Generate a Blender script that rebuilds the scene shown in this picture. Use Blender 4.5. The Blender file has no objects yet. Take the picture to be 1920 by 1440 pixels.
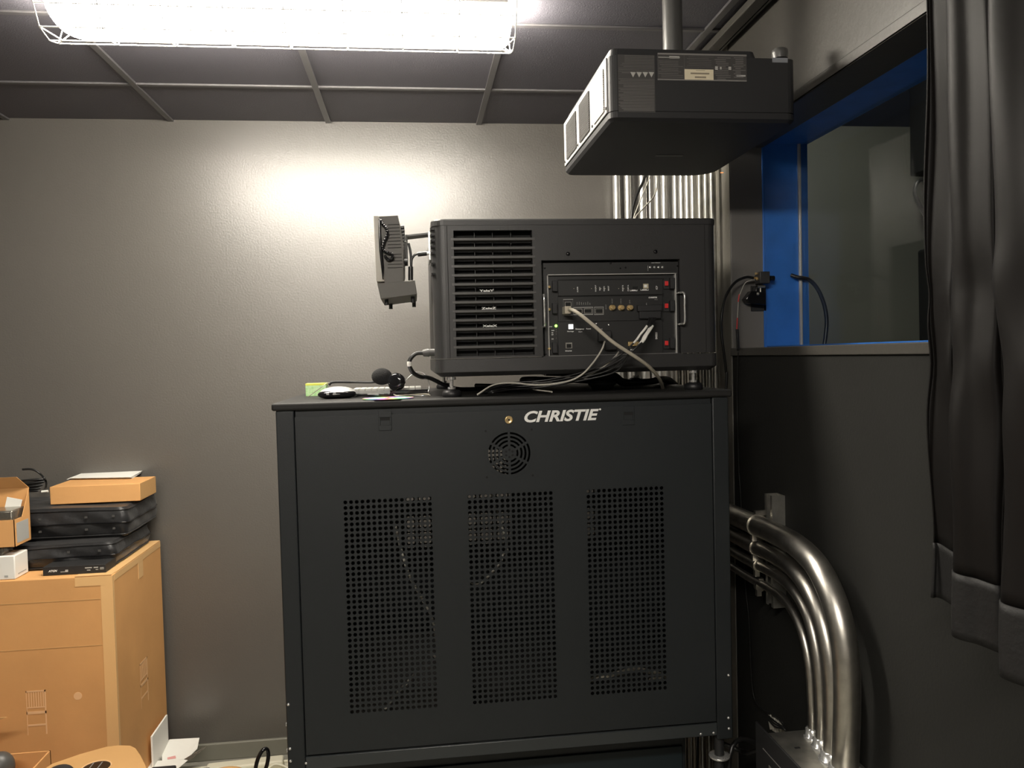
import bpy, math, random
from mathutils import Vector, Matrix
random.seed(7)
S = bpy.context.scene
COL = S.collection
PI = math.pi
def V(*a): return Vector(a)

# ------------------------------------------------------------------ camera
FPX = 1489.0                      # focal length in pixels of the 1920x1440 frame
CAM = V(0, 0, 1.5)
cy = V(-182, -48, FPX).normalized()
cx = V(12268, -353, FPX).normalized(); cx = (cx - cx.dot(cy)*cy).normalized()
cz = -cy.cross(cx)
if cz.y > 0: cz = -cz             # image y points down, world z up
def cam_ray(px, py):
    d = V(px-960, py-720, FPX)
    return V(cx.dot(d), cy.dot(d), cz.dot(d))
def atY(px, py, y): d = cam_ray(px, py); return CAM + d*((y-CAM.y)/d.y)
def atX(px, py, x): d = cam_ray(px, py); return CAM + d*((x-CAM.x)/d.x)
def atZ(px, py, z): d = cam_ray(px, py); return CAM + d*((z-CAM.z)/d.z)
cd = bpy.data.cameras.new('camera'); cam = bpy.data.objects.new('camera', cd); COL.objects.link(cam)
cd.sensor_width = 36; cd.lens = FPX/1920*36; cd.clip_start = .01
right, down, fwd = V(cx.x, cy.x, cz.x), V(cx.y, cy.y, cz.y), V(cx.z, cy.z, cz.z)
M = Matrix(((right.x, -down.x, -fwd.x, CAM.x), (right.y, -down.y, -fwd.y, CAM.y), (right.z, -down.z, -fwd.z, CAM.z), (0, 0, 0, 1)))
cam.matrix_world = M
S.camera = cam
# ------------------------------------------------------------------ world, exposure
W = bpy.data.worlds.new('world'); S.world = W; W.use_nodes = True
W.node_tree.nodes['Background'].inputs[0].default_value = (.8, .85, 1, 1)
W.node_tree.nodes['Background'].inputs[1].default_value = .006
S.view_settings.view_transform = 'Standard'; S.view_settings.look = 'None'
S.view_settings.exposure = 0.0; S.view_settings.gamma = 1
S.view_settings.use_curve_mapping = False
LAMP = 98.0                       # emission of the fluorescent diffuser
# ------------------------------------------------------------------ materials
def lin(c):
    return tuple((v/255/12.92 if v/255 <= .04045 else ((v/255+.055)/1.055)**2.4) for v in c)
def mat(name, col, rough=.5, metal=0., spec=.5, bump=0., bscale=60., var=0., vscale=8., emit=0., ecol=None, sheen=0., coat=0.):
    m = bpy.data.materials.new(name); m.use_nodes = True
    nt = m.node_tree; b = nt.nodes['Principled BSDF']
    c = (col[0], col[1], col[2], 1)
    b.inputs['Base Color'].default_value = c
    b.inputs['Roughness'].default_value = rough; b.inputs['Metallic'].default_value = metal
    b.inputs['Specular IOR Level'].default_value = spec
    if coat: b.inputs['Coat Weight'].default_value = coat; b.inputs['Coat Roughness'].default_value = .1
    if sheen: b.inputs['Sheen Weight'].default_value = sheen
    tc = None
    if bump or var:
        tc = nt.nodes.new('ShaderNodeTexCoord')
    if var:
        n = nt.nodes.new('ShaderNodeTexNoise'); n.inputs['Scale'].default_value = vscale; n.inputs['Detail'].default_value = 5
        nt.links.new(tc.outputs['Object'], n.inputs['Vector'])
        r = nt.nodes.new('ShaderNodeValToRGB')
        r.color_ramp.elements[0].position = .3; r.color_ramp.elements[1].position = .7
        r.color_ramp.elements[0].color = (col[0]*(1-var), col[1]*(1-var), col[2]*(1-var), 1)
        r.color_ramp.elements[1].color = (col[0]*(1+var), col[1]*(1+var), col[2]*(1+var), 1)
        nt.links.new(n.outputs['Fac'], r.inputs['Fac']); nt.links.new(r.outputs['Color'], b.inputs['Base Color'])
    if bump:
        n = nt.nodes.new('ShaderNodeTexNoise'); n.inputs['Scale'].default_value = bscale; n.inputs['Detail'].default_value = 4
        nt.links.new(tc.outputs['Object'], n.inputs['Vector'])
        bp = nt.nodes.new('ShaderNodeBump'); bp.inputs['Strength'].default_value = bump; bp.inputs['Distance'].default_value = .002
        nt.links.new(n.outputs['Fac'], bp.inputs['Height']); nt.links.new(bp.outputs['Normal'], b.inputs['Normal'])
    if emit:
        b.inputs['Emission Color'].default_value = (*(ecol or col), 1); b.inputs['Emission Strength'].default_value = emit
    return m
MT = {
 'wall': mat('taupe_wall_paint', (.10, .093, .083), .35, spec=.85, bump=.25, bscale=160, var=.03, vscale=3),
 'wall_shade': mat('shaded_wall_paint', (.021, .021, .0195), .7, spec=.12, bump=.25, bscale=160, var=.04, vscale=3),  # taupe paint darkened, the right wall's shade put into the colour
 'ceil': mat('dark_ceiling_tile', (.10, .096, .112), .55, spec=.4, bump=.5, bscale=240),
 'grid': mat('dark_ceiling_grid', (.10, .096, .10), .35, spec=.5),
 'trim': mat('tan_painted_trim', (.058, .054, .047), .45, bump=.2, bscale=80),
 'base': mat('grey_baseboard', (.2, .195, .16), .45),
 'floor': mat('pale_floor', (.28, .27, .23), .5, var=.06),
 'jamb': mat('jamb_paint', (.15, .142, .132), .5, bump=.15),
 'blue': mat('blue_steel_paint', (.028, .15, .52), .35, bump=.25, bscale=50, var=.12, vscale=14),
 'black': mat('black_powder_coat', (.0125, .0155, .0175), .5, bump=.12, bscale=500),
 'blackg': mat('black_gloss_plastic', (.008, .008, .009), .12),
 'blackm': mat('black_matte_plastic', (.014, .014, .015), .6),
 'rubber': mat('black_rubber', (.012, .012, .013), .45),
 'charcoal': mat('charcoal_metal', (.03, .0295, .0295), .42, bump=.12, bscale=500),
 'char_l': mat('graphite_trim', (.07, .068, .065), .4),
 'panelg': mat('card_panel', (.022, .022, .022), .4),
 'void': mat('dark_inside', (.006, .006, .006), .8),
 'chrome': mat('bright_zinc_steel', (.78, .78, .76), .2, .75),
 'galv': mat('galvanised_steel', (.52, .50, .455), .36, 1, var=.18, vscale=30, bump=.05, bscale=60),
 'galvd': mat('galvanised_box', (.45, .44, .40), .4, .9, var=.3, vscale=22),
 'emt': mat('satin_conduit', (.74, .73, .70), .33, 1, var=.06, vscale=20),
 'gold': mat('gold_connector', (.85, .62, .3), .25, .65),
 'white': mat('white_plastic', (.75, .74, .68), .45),
 'paper': mat('white_paper', (.82, .81, .76), .7),
 'print': mat('white_print', (.95, .95, .92), .5),
 'printg': mat('grey_print', (.2, .19, .18), .5),
 'printd': mat('dark_grey_label', (.055, .052, .05), .45),
 'cream': mat('cream_label', (.7, .62, .45), .5),
 'red': mat('red_clip', (.65, .03, .03), .4),
 'card': mat('corrugated_cardboard', (.66, .35, .135), .75, spec=.2, var=.07, vscale=5, bump=.1, bscale=90),
 'cardl': mat('light_cardboard', (.55, .32, .13), .7, spec=.2, var=.05, vscale=5, bump=.2, bscale=90),
 'cardp': mat('cardboard_ink', (.8, .5, .26), .7, spec=.2),
 'tape': mat('tan_tape', (.78, .48, .21), .35, spec=.5, bump=.2, bscale=40),
 'bag': mat('black_nylon', (.011, .011, .012), .42, bump=.8, bscale=35, sheen=.1),
 'foil': mat('grey_antistatic_foil', (.3, .28, .24), .25, .8, bump=.9, bscale=50),
 'cable': mat('black_cable', (.012, .012, .012), .35),
 'cableg': mat('warm_grey_cable', (.46, .42, .34), .45),
 'cablew': mat('pale_cable', (.5, .48, .42), .45),
 'cord': mat('cream_cord', (.72, .69, .55), .5),
 'tpc': mat('grey_panel_plastic', (.09, .083, .073), .5, bump=.1),
 'tpcl': mat('pale_bezel', (.45, .42, .36), .4),
 'foam': mat('black_foam', (.014, .014, .014), .95, bump=.8, bscale=400),
 'curtain': mat('black_satin_curtain', (.0052, .0044, .004), .55, spec=.16, bump=.25, bscale=9),
 'hem': mat('curtain_hem', (.006, .0057, .0057), .65, spec=.35, bump=.4, bscale=120),
 'yellow': mat('yellow_paper', (.75, .78, .12), .6),
 'pink': mat('pink_stamp', (.72, .35, .33), .7),
 'keys': mat('pale_keys', (.6, .6, .56), .5),
 'silver': mat('silver_plastic', (.42, .42, .41), .35, .3),
 'green_led': mat('green_led', (.2, .9, .1), .4, emit=6, ecol=(.25, 1, .08)),
 'orange_led': mat('orange_led', (.9, .3, .05), .4, emit=2, ecol=(1, .25, .05)),
 'lit_btn': mat('lit_white_button', (.9, .9, .9), .4, emit=1.0, ecol=(1, 1, .97)),
 'usb': mat('usb_shell', (.75, .68, .5), .3, .6),
 'diff': mat('lit_diffuser', (.9, .9, .88), .5, emit=LAMP, ecol=(1, .93, .81)),
 'diff_fill': mat('fill_diffuser', (.9, .9, .88), .5, emit=LAMP*.98, ecol=(1, .93, .83)),  # diffuser of the added fill fixture
 'wire': mat('white_wire', (.85, .84, .8), .35),
 'fixture': mat('white_enamel', (.8, .79, .75), .4),
}
# green sticky-note block with a lattice print
def green_block():
    m = mat('green_note_block', (.4, .62, .3), .6); nt = m.node_tree; b = nt.nodes['Principled BSDF']
    tc = nt.nodes.new('ShaderNodeTexCoord'); w = nt.nodes.new('ShaderNodeTexVoronoi'); w.inputs['Scale'].default_value = 160
    r = nt.nodes.new('ShaderNodeValToRGB'); r.color_ramp.elements[0].color = (.3, .6, .2, 1); r.color_ramp.elements[1].color = (.62, .8, .5, 1)
    nt.links.new(tc.outputs['Object'], w.inputs['Vector']); nt.links.new(w.outputs['Distance'], r.inputs['Fac']); nt.links.new(r.outputs['Color'], b.inputs['Base Color'])
    return m
MT['green'] = green_block()
def disc_mat():
    m = mat('iridescent_disc', (.7, .7, .7), .3, .4); nt = m.node_tree; b = nt.nodes['Principled BSDF']
    tc = nt.nodes.new('ShaderNodeTexCoord'); g = nt.nodes.new('ShaderNodeTexGradient'); g.gradient_type = 'RADIAL'
    mth = nt.nodes.new('ShaderNodeMath'); mth.operation = 'MULTIPLY'; mth.inputs[1].default_value = 4
    fr = nt.nodes.new('ShaderNodeMath'); fr.operation = 'FRACT'
    h = nt.nodes.new('ShaderNodeCombineColor'); h.mode = 'HSV'; h.inputs[1].default_value = .65; h.inputs[2].default_value = .8
    nt.links.new(tc.outputs['Object'], g.inputs['Vector']); nt.links.new(g.outputs['Fac'], mth.inputs[0]); nt.links.new(mth.outputs[0], fr.inputs[0])
    nt.links.new(fr.outputs[0], h.inputs[0]); nt.links.new(h.outputs[0], b.inputs['Base Color'])
    return m
MT['cd'] = disc_mat()
def glass_mat():
    m = bpy.data.materials.new('window_glass'); m.use_nodes = True; nt = m.node_tree
    nt.nodes.clear(); o = nt.nodes.new('ShaderNodeOutputMaterial'); mx = nt.nodes.new('ShaderNodeMixShader')
    t = nt.nodes.new('ShaderNodeBsdfTransparent'); g = nt.nodes.new('ShaderNodeBsdfGlossy'); g.inputs['Roughness'].default_value = 0.0
    t.inputs[0].default_value = (.93, .95, .94, 1)
    f = nt.nodes.new('ShaderNodeLayerWeight'); f.inputs['Blend'].default_value = .5
    pw = nt.nodes.new('ShaderNodeMath'); pw.operation = 'POWER'; pw.inputs[1].default_value = 5
    ml = nt.nodes.new('ShaderNodeMath'); ml.operation = 'MULTIPLY_ADD'; ml.inputs[1].default_value = .6; ml.inputs[2].default_value = .008   # coated port glass
    nt.links.new(f.outputs['Facing'], pw.inputs[0]); nt.links.new(pw.outputs[0], ml.inputs[0])
    nt.links.new(ml.outputs[0], mx.inputs[0]); nt.links.new(t.outputs[0], mx.inputs[1]); nt.links.new(g.outputs[0], mx.inputs[2])
    nt.links.new(mx.outputs[0], o.inputs[0]); return m
MT['glass'] = glass_mat()

# ------------------------------------------------------------------ mesh helpers
class MB:
    def __init__(s): s.v = []; s.f = []; s.sm = []
    def add(s, vs, fs, smooth=False):
        o = len(s.v); s.v += [Vector(p) for p in vs]; s.f += [tuple(i+o for i in q) for q in fs]; s.sm += [smooth]*len(fs); return s
    def box(s, x0, x1, y0, y1, z0, z1):
        vs = [(x, y, z) for z in (z0, z1) for y in (y0, y1) for x in (x0, x1)]
        return s.add(vs, [(0, 2, 3, 1), (4, 5, 7, 6), (0, 1, 5, 4), (2, 6, 7, 3), (0, 4, 6, 2), (1, 3, 7, 5)])
    def tube(s, pts, r, n=10, closed=False, caps=True):
        pts = [Vector(p) for p in pts]; rs = r if isinstance(r, (list, tuple)) else [r]*len(pts)
        rings = []; N = len(pts); prev = None
        for i, p in enumerate(pts):
            a = pts[(i-1) % N] if (i > 0 or closed) else p; b = pts[(i+1) % N] if (i < N-1 or closed) else p
            t = (b-a).normalized()
            if prev is None:
                up = V(0, 0, 1) if abs(t.z) < .9 else V(1, 0, 0); u = t.cross(up).normalized()
            else: u = (prev - t*prev.dot(t)); u = u.normalized() if u.length > 1e-6 else t.orthogonal().normalized()
            prev = u; w = t.cross(u)
            rings.append([p + (u*math.cos(2*PI*k/n) + w*math.sin(2*PI*k/n))*rs[i] for k in range(n)])
        vs = [q for R_ in rings for q in R_]; fs = []
        for i in range(N if closed else N-1):
            j = (i+1) % N
            for k in range(n): l = (k+1) % n; fs.append((i*n+k, i*n+l, j*n+l, j*n+k))
        s.add(vs, fs, True)
        if caps and not closed: s.add(rings[0], [tuple(range(n))[::-1]]); s.add(rings[-1], [tuple(range(n))])
        return s
    def cyl(s, a, b, r, n=20, r2=None): return s.tube([a, b], [r, r if r2 is None else r2], n)
    def lathe(s, c, axis, prof, n=24):   # prof: (along axis, radius)
        c = Vector(c); t = Vector(axis).normalized(); u = t.orthogonal().normalized(); w = t.cross(u)
        rings = [[c + t*h + (u*math.cos(2*PI*k/n)+w*math.sin(2*PI*k/n))*max(r, 1e-5) for k in range(n)] for h, r in prof]
        vs = [q for R_ in rings for q in R_]; fs = []
        for i in range(len(prof)-1):
            for k in range(n): l = (k+1) % n; fs.append((i*n+k, i*n+l, (i+1)*n+l, (i+1)*n+k))
        s.add(vs, fs, True); s.add(rings[0], [tuple(range(n))[::-1]]); s.add(rings[-1], [tuple(range(n))]); return s
    def prism(s, poly, d):               # poly: 3-D outline, d: extrusion vector
        poly = [Vector(p) for p in poly]; d = Vector(d); n = len(poly)
        fs = [tuple(range(n))[::-1], tuple(range(n, 2*n))] + [(i, (i+1) % n, (i+1) % n+n, i+n) for i in range(n)]
        return s.add(poly+[p+d for p in poly], fs)
    def ball(s, c, r, sc=(1, 1, 1), n=20, m=12):
        c = Vector(c); vs = []; fs = []
        for i in range(m+1):
            th = PI*i/m
            for k in range(n):
                ph = 2*PI*k/n; vs.append(c+V(r*sc[0]*math.sin(th)*math.cos(ph), r*sc[1]*math.sin(th)*math.sin(ph), r*sc[2]*math.cos(th)))
        for i in range(m):
            for k in range(n): l = (k+1) % n; fs.append((i*n+k, (i+1)*n+k, (i+1)*n+l, i*n+l))
        return s.add(vs, fs, True)
    def perf(s, x0, z1, pitch, nx, nz, r, y, th, sgn=1, n=8):
        """sheet of nx by nz square cells, each with a round hole, front face at y, going th behind"""
        for i in range(nx):
            for j in range(nz):
                ccx = x0+(i+.5)*pitch; ccz = z1-(j+.5)*pitch; h = pitch/2; o = []; q = []
                for k in range(8):
                    a = PI/4*k; ca, sa = math.cos(a), math.sin(a); m_ = max(abs(ca), abs(sa))
                    o.append((ccx+h*ca/m_, y, ccz+h*sa/m_)); q.append((ccx+r*ca, y, ccz+r*sa))
                b = [(p[0], y+th, p[2]) for p in q]
                s.add(o+q+b, [(k, (k+1) % 8, 8+(k+1) % 8, 8+k) for k in range(8)]+[(8+k, 8+(k+1) % 8, 16+(k+1) % 8, 16+k) for k in range(8)])
        return s
    def rot(s, ang, c, axis='Z', start=0):
        R_ = Matrix.Rotation(ang, 3, axis) if isinstance(axis, str) else Matrix.Rotation(ang, 3, Vector(axis)); c = Vector(c)
        for i in range(start, len(s.v)): s.v[i] = R_ @ (s.v[i]-c)+c
        return s
    def build_each(s, name, m, parent=None):
        """every connected piece becomes a part of its own"""
        p = list(range(len(s.v)))
        def find(i):
            while p[i] != i: p[i] = p[p[i]]; i = p[i]
            return i
        # vertices of one add() that are shared by position count as joined
        pos = {}
        for i, v in enumerate(s.v):
            k = (round(v.x, 6), round(v.y, 6), round(v.z, 6))
            if k in pos: p[find(i)] = find(pos[k])
            else: pos[k] = i
        for f_ in s.f:
            for q_ in f_[1:]: p[find(q_)] = find(f_[0])
        groups = {}
        for k, f_ in enumerate(s.f): groups.setdefault(find(f_[0]), []).append(k)
        out_ = []
        for ks in groups.values():
            mb = MB(); idx = {}
            for k in ks:
                for q_ in s.f[k]:
                    if q_ not in idx: idx[q_] = len(mb.v); mb.v.append(s.v[q_])
                mb.f.append(tuple(idx[q_] for q_ in s.f[k])); mb.sm.append(s.sm[k])
            out_.append(mb.build(name, m, parent))
        return out_
    def build(s, name, m, parent=None, bev=0, seg=2, sub=0, smooth=None):
        off = V(0, 0, 0)
        if parent is not None:
            r = parent
            while r is not None: off = off + r.location; r = r.parent
        me = bpy.data.meshes.new(name); me.from_pydata([tuple(p-off) for p in s.v], [], s.f)
        if sum(s.sm): me.polygons.foreach_set('use_smooth', s.sm)
        me.materials.append(MT[m] if isinstance(m, str) else m); me.update()
        o = bpy.data.objects.new(name, me); COL.objects.link(o); o.parent = parent
        if bev:
            b = o.modifiers.new('bevel', 'BEVEL'); b.width = bev; b.segments = seg; b.limit_method = 'ANGLE'; b.angle_limit = math.radians(40); b.harden_normals = False
            me.polygons.foreach_set('use_smooth', [True]*len(me.polygons))
            try: me.set_sharp_from_angle(angle=math.radians(35))
            except Exception: pass
        if sub:
            b = o.modifiers.new('sub', 'SUBSURF'); b.levels = sub; b.render_levels = sub
            me.polygons.foreach_set('use_smooth', [True]*len(me.polygons))
        return o
def tag(o, label, cat, group=None):
    o['label'] = label; o['category'] = cat
    if group: o['group'] = group
    return o
def thing(name, loc, label, cat, group=None):
    o = bpy.data.objects.new(name, None); o.empty_display_size = .05; COL.objects.link(o); o.location = loc
    return tag(o, label, cat, group)
def struct(name, mb, m, **k):
    o = mb.build(name, m, **k); o['kind'] = 'structure'; return o
def B(*a): return MB().box(*a)
def smooth_path(pts, n=8):
    """Catmull-Rom through the points"""
    pts = [Vector(p) for p in pts]; P = [2*pts[0]-pts[1]]+pts+[2*pts[-1]-pts[-2]]; out = []
    for i in range(1, len(P)-2):
        for k in range(n):
            t = k/n; a, b, c, d = P[i-1], P[i], P[i+1], P[i+2]
            out.append(.5*((2*b)+(c-a)*t+(2*a-5*b+4*c-d)*t*t+(3*b-a-3*c+d)*t**3))
    out.append(pts[-1]); return out
def text(body, size, origin, parent, m='print', name='lettering', ux=V(1, 0, 0), uy=V(0, 0, 1), shear=0, bold=0, depth=.0004, align='LEFT', width=None):
    """lettering as a thin mesh, ux = reading direction, uy = up direction of the letters"""
    cu = bpy.data.curves.new(name, 'FONT'); cu.body = body; cu.size = size; cu.shear = shear; cu.offset = bold
    cu.extrude = depth/2; cu.align_x = align; cu.resolution_u = 4
    to = bpy.data.objects.new('t', cu); COL.objects.link(to); bpy.context.view_layer.update()
    me = bpy.data.meshes.new_from_object(to.evaluated_get(bpy.context.evaluated_depsgraph_get()))
    COL.objects.unlink(to); bpy.data.objects.remove(to)
    un = ux.cross(uy); off = V(0, 0, 0); r = parent
    while r is not None: off = off+r.location; r = r.parent
    sx = 1
    if width:
        xs = [v.co.x for v in me.vertices]; sx = width/max(1e-6, max(xs)-min(xs)); 
    for v in me.vertices: v.co = Vector(origin)-off+ux*v.co.x*sx+uy*v.co.y+un*v.co.z
    me.materials.clear(); me.materials.append(MT[m]); me.name = name
    o = bpy.data.objects.new(name, me); COL.objects.link(o); o.parent = parent; return o

# ================================================================== SETTING
FZ, CZ, YW, XR = .04, 2.371, 3.0, .905     # floor, ceiling, back wall, right wall
XL, YR = -2.3, -1.3
JY = 2.19                                   # far jamb of the opening
XG = 1.117                                  # glass
OB, OT = 1.507, 2.082                       # sill and head of the opening
struct('floor', B(XL-.1, 1.3, YR-.1, YW+.1, FZ-.1, FZ), 'floor')
struct('ceiling', B(XL-.1, XR+.2, YR-.1, YW+.1, CZ+.004, CZ+.1), 'ceil')
struct('wall_back', B(XL-.1, XR+.12, YW, YW+.1, FZ, CZ+.05), 'wall')
struct('wall_left', B(XL-.1, XL, YR-.1, YW, FZ, CZ+.05), 'wall')
struct('wall_rear', B(XL, XR+.1, YR-.1, YR, FZ, CZ+.05), 'wall')
struct('wall_right_end', B(XR, XR+.1, JY, YW, FZ, CZ), 'jamb', bev=.003)
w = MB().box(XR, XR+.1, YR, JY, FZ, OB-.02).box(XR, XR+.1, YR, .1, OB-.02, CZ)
struct('wall_right', w, 'wall_shade', bev=.003)
struct('wall_header', B(XR, XR+.1, .1, JY, OT, CZ+.04), 'trim', bev=.003)
g = MB()
for k in range(-3, 4):
    x = -.842+.552*k
    if XL < x < XR: g.box(x-.010, x+.010, YR, YW, CZ-.003, CZ+.004)
for k in range(-1, 8):
    y = 2.62-.51*k
    if y < YW: g.box(XL, XR, y-.008, y+.008, CZ-.002, CZ+.004)
struct('trim_1', g, 'grid', bev=.001)
# painted angle and rail along the ceiling above the opening
struct('trim_2', MB().box(.845, .878, YR, YW-.005, CZ-.022, CZ-.002).box(.886, .892, YR, YW-.005, CZ-.018, CZ), 'trim', bev=.002)
# drywall corner bead along the head of the opening
b = MB().box(XR-.004, XR+.1, .1, JY, OT-.004, OT+.002); b.box(XR-.004, XR, .1, JY, OT-.004, OT+.022)
struct('trim_3', b, 'trim', bev=.0015)
struct('trim_4', MB().box(XR-.006, XR+.1, .1, JY, OB-.022, OB), 'trim', bev=.002)       # sill
struct('trim_5', MB().box(XG-.009, XG-.001, JY-.010, JY, OB, OT+.01), 'silver', bev=.002)
struct('lit_wall_strip', B(XR-.0015, XR, JY, 2.5, FZ, CZ), mat('lit_wall_colour', (.2, .187, .16), .45), bev=.0005)  # same taupe wall, the light falling on it put into the colour
struct('baseboard_back', B(XL, XR, YW-.014, YW, FZ, .102), 'base', bev=.003)
struct('baseboard_right', B(XR-.012, XR, YR, 2.6, FZ, .102), 'jamb', bev=.003)
win = MB().box(XG, XG+.006, .1, JY, OB-.02, OT+.02)
struct('window_1', win, 'glass')
# steel behind the glass
c = thing('steel_column', (1.06, JY+.05, FZ), 'blue painted steel column at the far side of the port window', 'column')
MB().box(1.007, 1.14, JY-.001, JY+.009, FZ, 2.3).box(1.007, 1.14, JY+.11, JY+.12, FZ, 2.3).box(1.068, 1.076, JY+.009, JY+.11, FZ, 2.3).build('flange', 'blue', c, bev=.0015)
B(1.001, 1.007, JY-.004, JY+.02, OB, OT).build('edge_plate', 'blue', c, bev=.001)
c = thing('steel_beam', (1.06, 1.3, 2.09), 'dark blue painted steel beam along the head of the port window', 'beam')
MB().box(1.007, 1.14, .1, JY-.002, 2.088, 2.098).box(1.007, 1.14, .1, JY-.002, 2.29, 2.30).box(1.068, 1.076, .1, JY-.002, 2.098, 2.29).build('flange', 'blue', c, bev=.0015)
c = thing('steel_sill', (1.06, 1.3, 1.5), 'blue painted steel sill plate under the glass of the port window', 'sill')
B(1.007, XG-.002, .1, JY-.006, 1.49, 1.511).build('plate', 'blue', c, bev=.001)

# the auditorium beyond the glass
struct('wall_auditorium', B(1.2, 3.4, 3.5, 3.6, FZ, atY(1620, 237, 3.5).z), mat('auditorium_wall_paint', (.16, .16, .135), .7, bump=.1))
struct('wall_beyond', B(3.4, 3.5, -.5, 3.6, FZ, 3.3), 'void')
a, b_ = atY(1705, 332, 3.3), atY(1716, 466, 3.3)
SP = thing('loudspeaker', (a.x+.3, 3.2, a.z), 'black loudspeaker hanging beyond the port glass, upper one beside the curtain', 'loudspeaker')
B(a.x, a.x+.55, 3.0, 3.3, a.z, 2.9).build('cabinet', 'blackm', SP, bev=.01)
SP2 = thing('loudspeaker', (b_.x+.3, 3.2, FZ), 'black loudspeaker standing beyond the port glass, lower one beside the curtain', 'loudspeaker')
MB().prism([(b_.x+.008, 3.3, b_.z-.01), (b_.x+.10, 3.3, b_.z+.012), (b_.x+.55, 3.3, b_.z+.012), (b_.x+.55, 3.3, FZ), (b_.x+.03, 3.3, FZ)], (0, -.3, 0)).build('cabinet', 'blackm', SP2, bev=.01)
HL = thing('wall_fill_light', (1.6, 2.6, 2.95), 'added unseen fill light for the auditorium wall beyond the port glass', 'light')  # unseen lamp added to brighten the wall beyond the glass
MB().lathe((1.6, 2.6, 2.95), (0, 0, -1), [(0, .10), (.05, .12), (.06, .11)], 24).build('lamp_shade', 'fixture', HL)
MB().lathe((1.6, 2.6, 2.888), (0, 0, -1), [(0, .10), (.004, .10)], 24).build('lamp_lens', mat('fill_lamp', (.9, .9, .8), .5, emit=85, ecol=(1, .98, .88)), HL)

# ================================================================== CEILING LIGHT
L = thing('ceiling_light', (-.29, 1.9, CZ-.08), 'long glowing fluorescent light with a white wire guard under the ceiling', 'ceiling light')
yc_ = 2.015
x0, x1 = atY(93, 86, yc_).x, atY(962, 104, yc_).x
cage = [(-.105, -.004), (-.076, -.046), (-.050, -.089), (.0, -.101), (.050, -.089), (.076, -.046), (.105, -.004)]   # outline across the lamp, below the ceiling
B(x0+.02, x1-.02, yc_-.085, yc_+.085, CZ-.02, CZ).build('housing', 'fixture', L, bev=.004)
def ring(x, sc_):
    out_ = []
    for k in range(17):
        a = PI*k/16; out_.append(V(x, yc_-math.cos(a)*.078*(.5+.5*sc_), CZ-.018-max(0, math.sin(a))**.75*.074*sc_))
    return out_
rings = [ring(x0+.010+.075*(1-math.cos(t*PI/16)), max(.03, math.sin(t*PI/16))**.6) for t in range(0, 9)]
rings += [ring(x1-.006-.030*(1-math.cos(t*PI/16)), max(.03, math.sin(t*PI/16))**.4) for t in range(8, -1, -1)]
n = 17; vs = [p for r in rings for p in r]; d = MB()
fs = [(i*n+k, i*n+k+1, (i+1)*n+k+1, (i+1)*n+k) for i in range(len(rings)-1) for k in range(n-1)]
d.add(vs, fs, True); d.build('diffuser', 'diff', L)
g = MB(); r_ = .0016
for (a, b) in cage[1:-1]: g.tube([(x0, yc_+a, CZ+b), (x1, yc_+a, CZ+b)], r_, 6)
for k in range(9):
    x = x0+(x1-x0)*k/8; g.tube([(x, yc_+a, CZ+b) for a, b in cage], r_, 6)
for xx, q_ in ((x0, 1), (x1, -1)):
    g.tube([(xx, yc_-.050, CZ-.089), (xx+q_*.03, yc_, CZ-.101), (xx, yc_+.050, CZ-.089)], r_, 6); g.tube([(xx, yc_+.05, CZ-.089), (xx+q_*.03, yc_+.076, CZ-.046)], r_, 6)
g.build('wire_guard', 'wire', L)
# added fill fixture, unseen behind the camera, copied from the first
L2 = L.copy(); COL.objects.link(L2); L2.location = L.location + V(-.15, -2.3, 0)
L2['label'] = 'added fluorescent fill light with wire guard, unseen near the rear wall'
for ch in list(L.children):
    c_ = ch.copy(); COL.objects.link(c_); c_.parent = L2
    if ch.name.startswith('diffuser'): c_.data = ch.data.copy(); c_.data.materials[0] = MT['diff_fill']
for o_ in (L, L2): o_['group'] = 'ceiling lights'

# ================================================================== CEILING PROJECTOR
def rrect(x0, x1, y0, y1, r, n=5, rr=None):
    """rounded rectangle outline in plan, rr = radii of (x0y0, x1y0, x1y1, x0y1)"""
    rr = rr or (r, r, r, r); pts = []
    for (cx_, cy_, a0, q) in ((x0+rr[0], y0+rr[0], PI, rr[0]), (x1-rr[1], y0+rr[1], 1.5*PI, rr[1]), (x1-rr[2], y1-rr[2], 0, rr[2]), (x0+rr[3], y1-rr[3], .5*PI, rr[3])):
        for k in range(n+1): a = a0+PI/2*k/n; pts.append((cx_+q*math.cos(a), cy_+q*math.sin(a)))
    return pts
YP = 1.64
p0 = atY(1151, 223, YP); pr_ = atY(1495, 228, YP)
hx0, hx1, hz0, hz1 = p0.x-.008, pr_.x, atY(1300, 227, YP).z, atY(1300, 92, YP).z
hy1 = 2.15
HP = thing('projector', ((hx0+hx1)/2, 1.9, hz0), 'black projector hanging upside down from the ceiling pole', 'projector')
out = rrect(hx0, hx1, YP, hy1, .012, rr=(.016, .02, .06, .02))
low = rrect(hx0+.006, hx1-.006, YP+.008, hy1-.006, .012, rr=(.016, .02, .06, .02))
def loft(mb, rings, smooth=False):
    n = len(rings[0]); vs = [p for r in rings for p in r]
    fs = [(i*n+k, i*n+(k+1) % n, (i+1)*n+(k+1) % n, (i+1)*n+k) for i in range(len(rings)-1) for k in range(n)]
    mb.add(vs, fs, smooth); mb.add(rings[0], [tuple(range(n))[::-1]]); mb.add(rings[-1], [tuple(range(n))]); return mb
def lvl(o, z): return [V(p[0], p[1], z) for p in o]
zc1 = hz1-.016
mb = loft(MB(), [lvl(low, hz0), lvl(out, hz0+.006), lvl(out, hz0+.018)]); mb.build('lower_cover', 'blackm', HP, smooth=True)
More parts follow.
